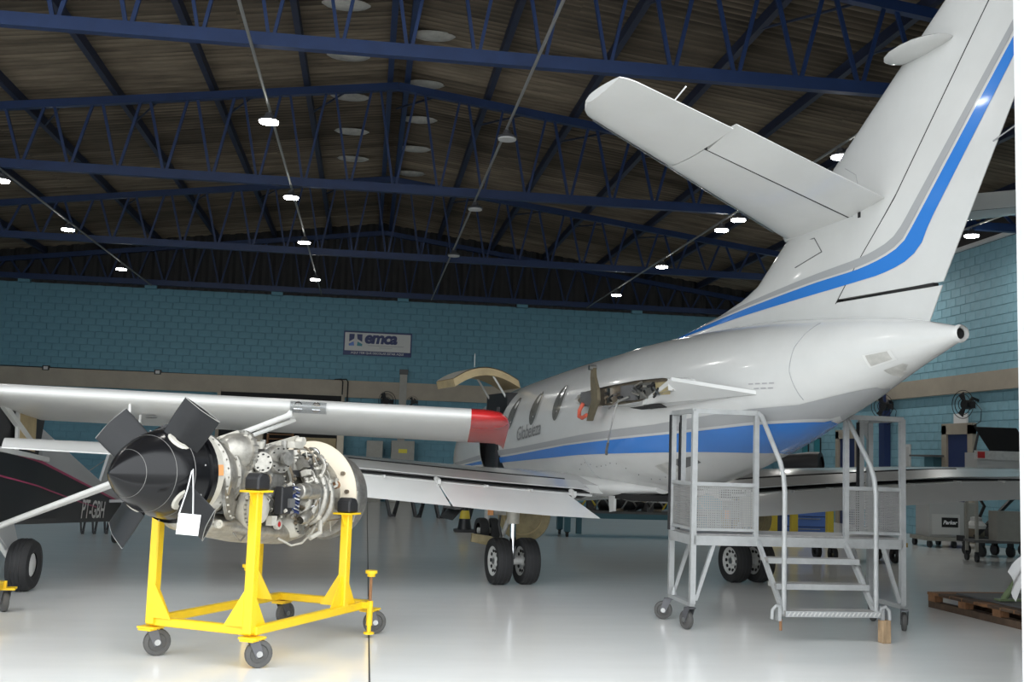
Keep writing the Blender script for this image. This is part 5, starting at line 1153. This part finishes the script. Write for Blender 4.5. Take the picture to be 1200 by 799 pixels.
# ochre trolley and yellow jacks beyond the platform
a, b = ground(985, 662), ground(1076, 665)
t = thing('flat_trolley', 'low ochre flat trolley with black wheels behind the platform', 'trolley', ((a[0] + b[0]) / 2, 17.4, 0), .06)
MB().box((0, 0, .30), (1.45, .75, .07)).build('deck', A['ochre'], t, 0)
for x in (-.55, .55):
    for y in (-.28, .28):
        MB().lathe(tyre(.13, .07, .06), (x, y, .13), (1, 0, .0), 20).build('wheel', A['black'], t); MB().box((x, y, .22), (.1, .06, .14)).build('fork', A['black'], t, 0)
for i, px in enumerate((906, 930, 972)):
    p = ground(px, 640 - (i // 2) * 1.5); t = thing('tripod_jack', 'yellow jack stand seen under the right wing, %s from the left' % ordw(i), 'jack', p, group='yellow jack stands')
    MB().bar((0, 0, .06), (0, 0, 1.0), .12).build('column', A['cone_y'], t, 0); MB().box((0, 0, .03), (.24, .30, .06)).build('base', A['cone_y'], t, 0); MB().cyl((0, 0, 1.0), (0, 0, 1.12), .035, n=10).build('ram', A['steel'], t)
p = ground(948, 634); t = thing('tool_chest', 'blue low tool chest between the yellow jack stands', 'chest', (p[0], p[1] + .3, 0)); MB().box((0, 0, .5), (.95, .5, .86)).build('body', A['navy'], t, 0)
for k in range(4): d = MB().box((0, -.256, .18 + .21 * k), (.9, .012, .19)).build('drawer', A['sign_blue'], t, 0); MB().box((0, -.27, .24 + .21 * k), (.5, .02, .02)).build('drawer_pull', A['steel'], d, 0)
for x in (-.4, .4): MB().box((x, 0, .035), (.08, .4, .07)).build('skid', A['black'], t, 0)
# white pump unit on its cart
p = ground(1117, 641)
t = thing('pump_cart', 'white boxed pump unit on a low grey wheeled cart', 'cart', (p[0] - .15, p[1] + .1, 0), -.05)
MB().box((.1, 0, .17), (1.25, .8, .07)).build('deck', A['cab'], t, 0); MB().box((-.08, 0, .56), (.72, .6, .70)).build('unit_body', A['boxwhite'], t, 0)
MB().box((-.10, -.306, .46), (.58, .012, .40)).build('unit_panel', A['sign'], t, 0); MB().box((-.02, -.314, .50), (.34, .008, .19)).build('brand_plate', A['dark'], t, 0)
o = link('brand_lettering', text_mesh('Parker', .105, .3, .004, A['paper'], .001), t, loc=(-.165, -.320, .465)); o.rotation_euler.x = PI / 2
MB().box((.48, .1, .55), (.34, .5, .68)).build('motor_box', A['cab'], t, 0)
for x in (-.45, .05, .62): MB().cyl((x - .03, -.33, .07), (x + .03, -.33, .07), .07, n=14).build('wheel', A['black'], t); MB().cyl((x - .03, .33, .07), (x + .03, .33, .07), .07, n=14).build('wheel', A['black'], t)
# test bench with a slanted black screen
p = atY(1165, 520, 17.6)
t = thing('test_bench', 'grey test console with slanted black panel and red lamps by the right wall', 'console', (p[0] + .22, 17.8, 0), -.12)
MB().box((0, 0, 1.55), (1.0, .5, .62)).build('cabinet', A['boxwhite'], t, 0)
MB().box((-.02, -.27, 1.82), (1.05, .08, .15)).build('control_strip', A['hub'], t, 0)
for x in (-.46, .36): MB().box((x, -.315, 1.82), (.12, .02, .11)).build('indicator_lamp', A['redlamp'], t, 0)
MB().box((.46, -.315, 1.82), (.06, .02, .11)).build('indicator_lamp', A['yellowtag'], t, 0)
MB().prism([(-.22, -.14, 1.88), (.50, -.14, 1.88), (.28, -.06, 2.30), (-.46, -.06, 2.30)], (0, .03, .01)).build('slanted_panel', A['dark'], t, 0)
MB().tube([(-.45, 0, 1.84), (-.38, -.03, 2.2)], .02, 6).build('panel_stay', A['black'], t)
MB().box((0, 0, 1.10), (1.1, .45, .04)).build('shelf', A['cab'], t, 0)
for x in (-.5, .5):
    for y in (-.2, .2): MB().bar((x, y, .16), (x, y, 1.15), .045).build('leg', A['cab'], t, 0); MB().cyl((x - .02, y, .07), (x + .02, y, .07), .07, n=14).build('wheel', A['black'], t); MB().box((x, y, .14), (.06, .05, .06)).build('wheel_fork', A['black'], t, 0)
MB().box((0, 0, .35), (1.1, .45, .04)).build('shelf', A['slate'], t, 0)
MB().box((.1, -.05, .62), (.5, .35, .5)).build('power_unit', A['cab'], t, 0)
# dark engine cart with tube frame in front of it
p = ground(1165, 653)
t = thing('tube_frame_cart', 'dark steel cart with slanted tubes and machine parts under the right wing', 'cart', (p[0] + .35, p[1] + .3, 0), .1)
MB().box((0, 0, .30), (1.5, .6, .10)).build('deck', A['black'], t, 0)
for x in (-.6, .0, .6):
    for y in (-.22, .22): MB().cyl((x - .03, y, .10), (x + .03, y, .10), .10, n=16).build('wheel', A['black'], t); MB().box((x, y, .21), (.09, .07, .10)).build('wheel_fork', A['black'], t, 0)
MB().tube([(-.72, -.2, .36), (.1, -.15, 1.05), (.7, -.1, 1.35)], .04, 8).build('slanted_tube', A['black'], t); MB().tube([(-.5, .2, .36), (-.3, .1, .9), (-.55, 0, 1.15)], .03, 8).build('slanted_tube', A['black'], t)
MB().lathe([(.0, 0), (.16, 0), (.18, .06), (.10, .14), (.10, .2), (.0, .22)], (-.62, -.1, .50), (0, 0, 1), 20).build('cast_fitting', A['hub'], t); MB().box((-.62, -.1, .42), (.2, .2, .16)).build('fitting_base', A['brown_metal'], t, 0)
for k in range(5): MB().box((-.2 + .25 * k, .1, .45 + .05 * (k % 2)), (.18, .25, .2 + .1 * (k % 2))).build('machine_block', A[('slate', 'cab', 'boxwhite', 'black', 'cab')[k]], t, 0)
MB().ball((.42, 0, 1.32), .22, 14, (1.6, .8, .7)).build('bundled_hoses', A['black'], t)
# pallet with a grey board, green tube frame and sheet
pa = ground(1088, 711); pb = ground(1210, 741)
dv = Vector((pb[0] - pa[0], pb[1] - pa[1], 0)); rz = math.atan2(dv.y, dv.x)
pal = thing('wooden_pallet', 'worn dark wooden pallet on the floor at the right edge', 'pallet', (pa[0], pa[1], 0), rz)
PLn, PW = 1.9, 1.05
for y in (.05, PW / 2, PW - .05): MB().box((PLn / 2, y, .035), (PLn, .10, .07)).build('runner', A['pallet'], pal, 0)
for x in (.06, .62, 1.2, PLn - .06):
    for y in (.05, PW / 2, PW - .05): MB().box((x, y, .105), (.13, .10, .07)).build('block', A['pallet2'], pal, 0)
for k in range(9): MB().box((.09 + k * .215, PW / 2, .155 + .004 * (k % 2)), (.19, PW + .02, .028)).build('deck_board', A['pallet2' if k in (0, 4, 8) else 'pallet'], pal, 0)
MB().box((PLn / 2, .02, .155), (PLn, .05, .03)).build('edge_board', A['pallet2'], pal, 0)
gb_ = MB().box((.85, .55, .185), (1.1, .8, .02)).build('grey_board', A['slate'], None, 0, label='flat dark grey board lying on the wooden pallet', cat='board'); gb_.location = (pa[0], pa[1], 0); gb_.rotation_euler.z = rz
gf = thing('green_tube_frame', 'olive green tube frame leaning up from the pallet', 'frame', (pa[0], pa[1], .2), rz)
for dy in (0, .45):
    MB().tube([(.98, .25 + dy, .02), (1.25, .3 + dy, .35), (1.55, .35 + dy, .72)], .035, 10).build('tube', A['green'], gf)
MB().tube([(1.25, .3, .35), (1.25, .75, .35)], .028, 8).build('cross_tube', A['green'], gf); MB().box((.98, .47, .012), (.10, .6, .02)).build('foot_plate', A['green'], gf, 0)
R = [[(1.36 + .05 * math.sin(6 * v_) + .5 * u_, .02 + .1 * v_, .34 + .45 * u_ - .30 * (1 - u_) * v_ + .02 * math.sin(9 * u_)) for v_ in np.linspace(0, 1, 8)] for u_ in np.linspace(0, 1, 8)]
shs = MB().loft(R, cap=False, closed=False).build('plastic_sheet', A['paper'], None, 60, label='crumpled white sheet draped over the green tube frame', cat='sheet'); shs.location = (pa[0], pa[1], .2); shs.rotation_euler.z = rz
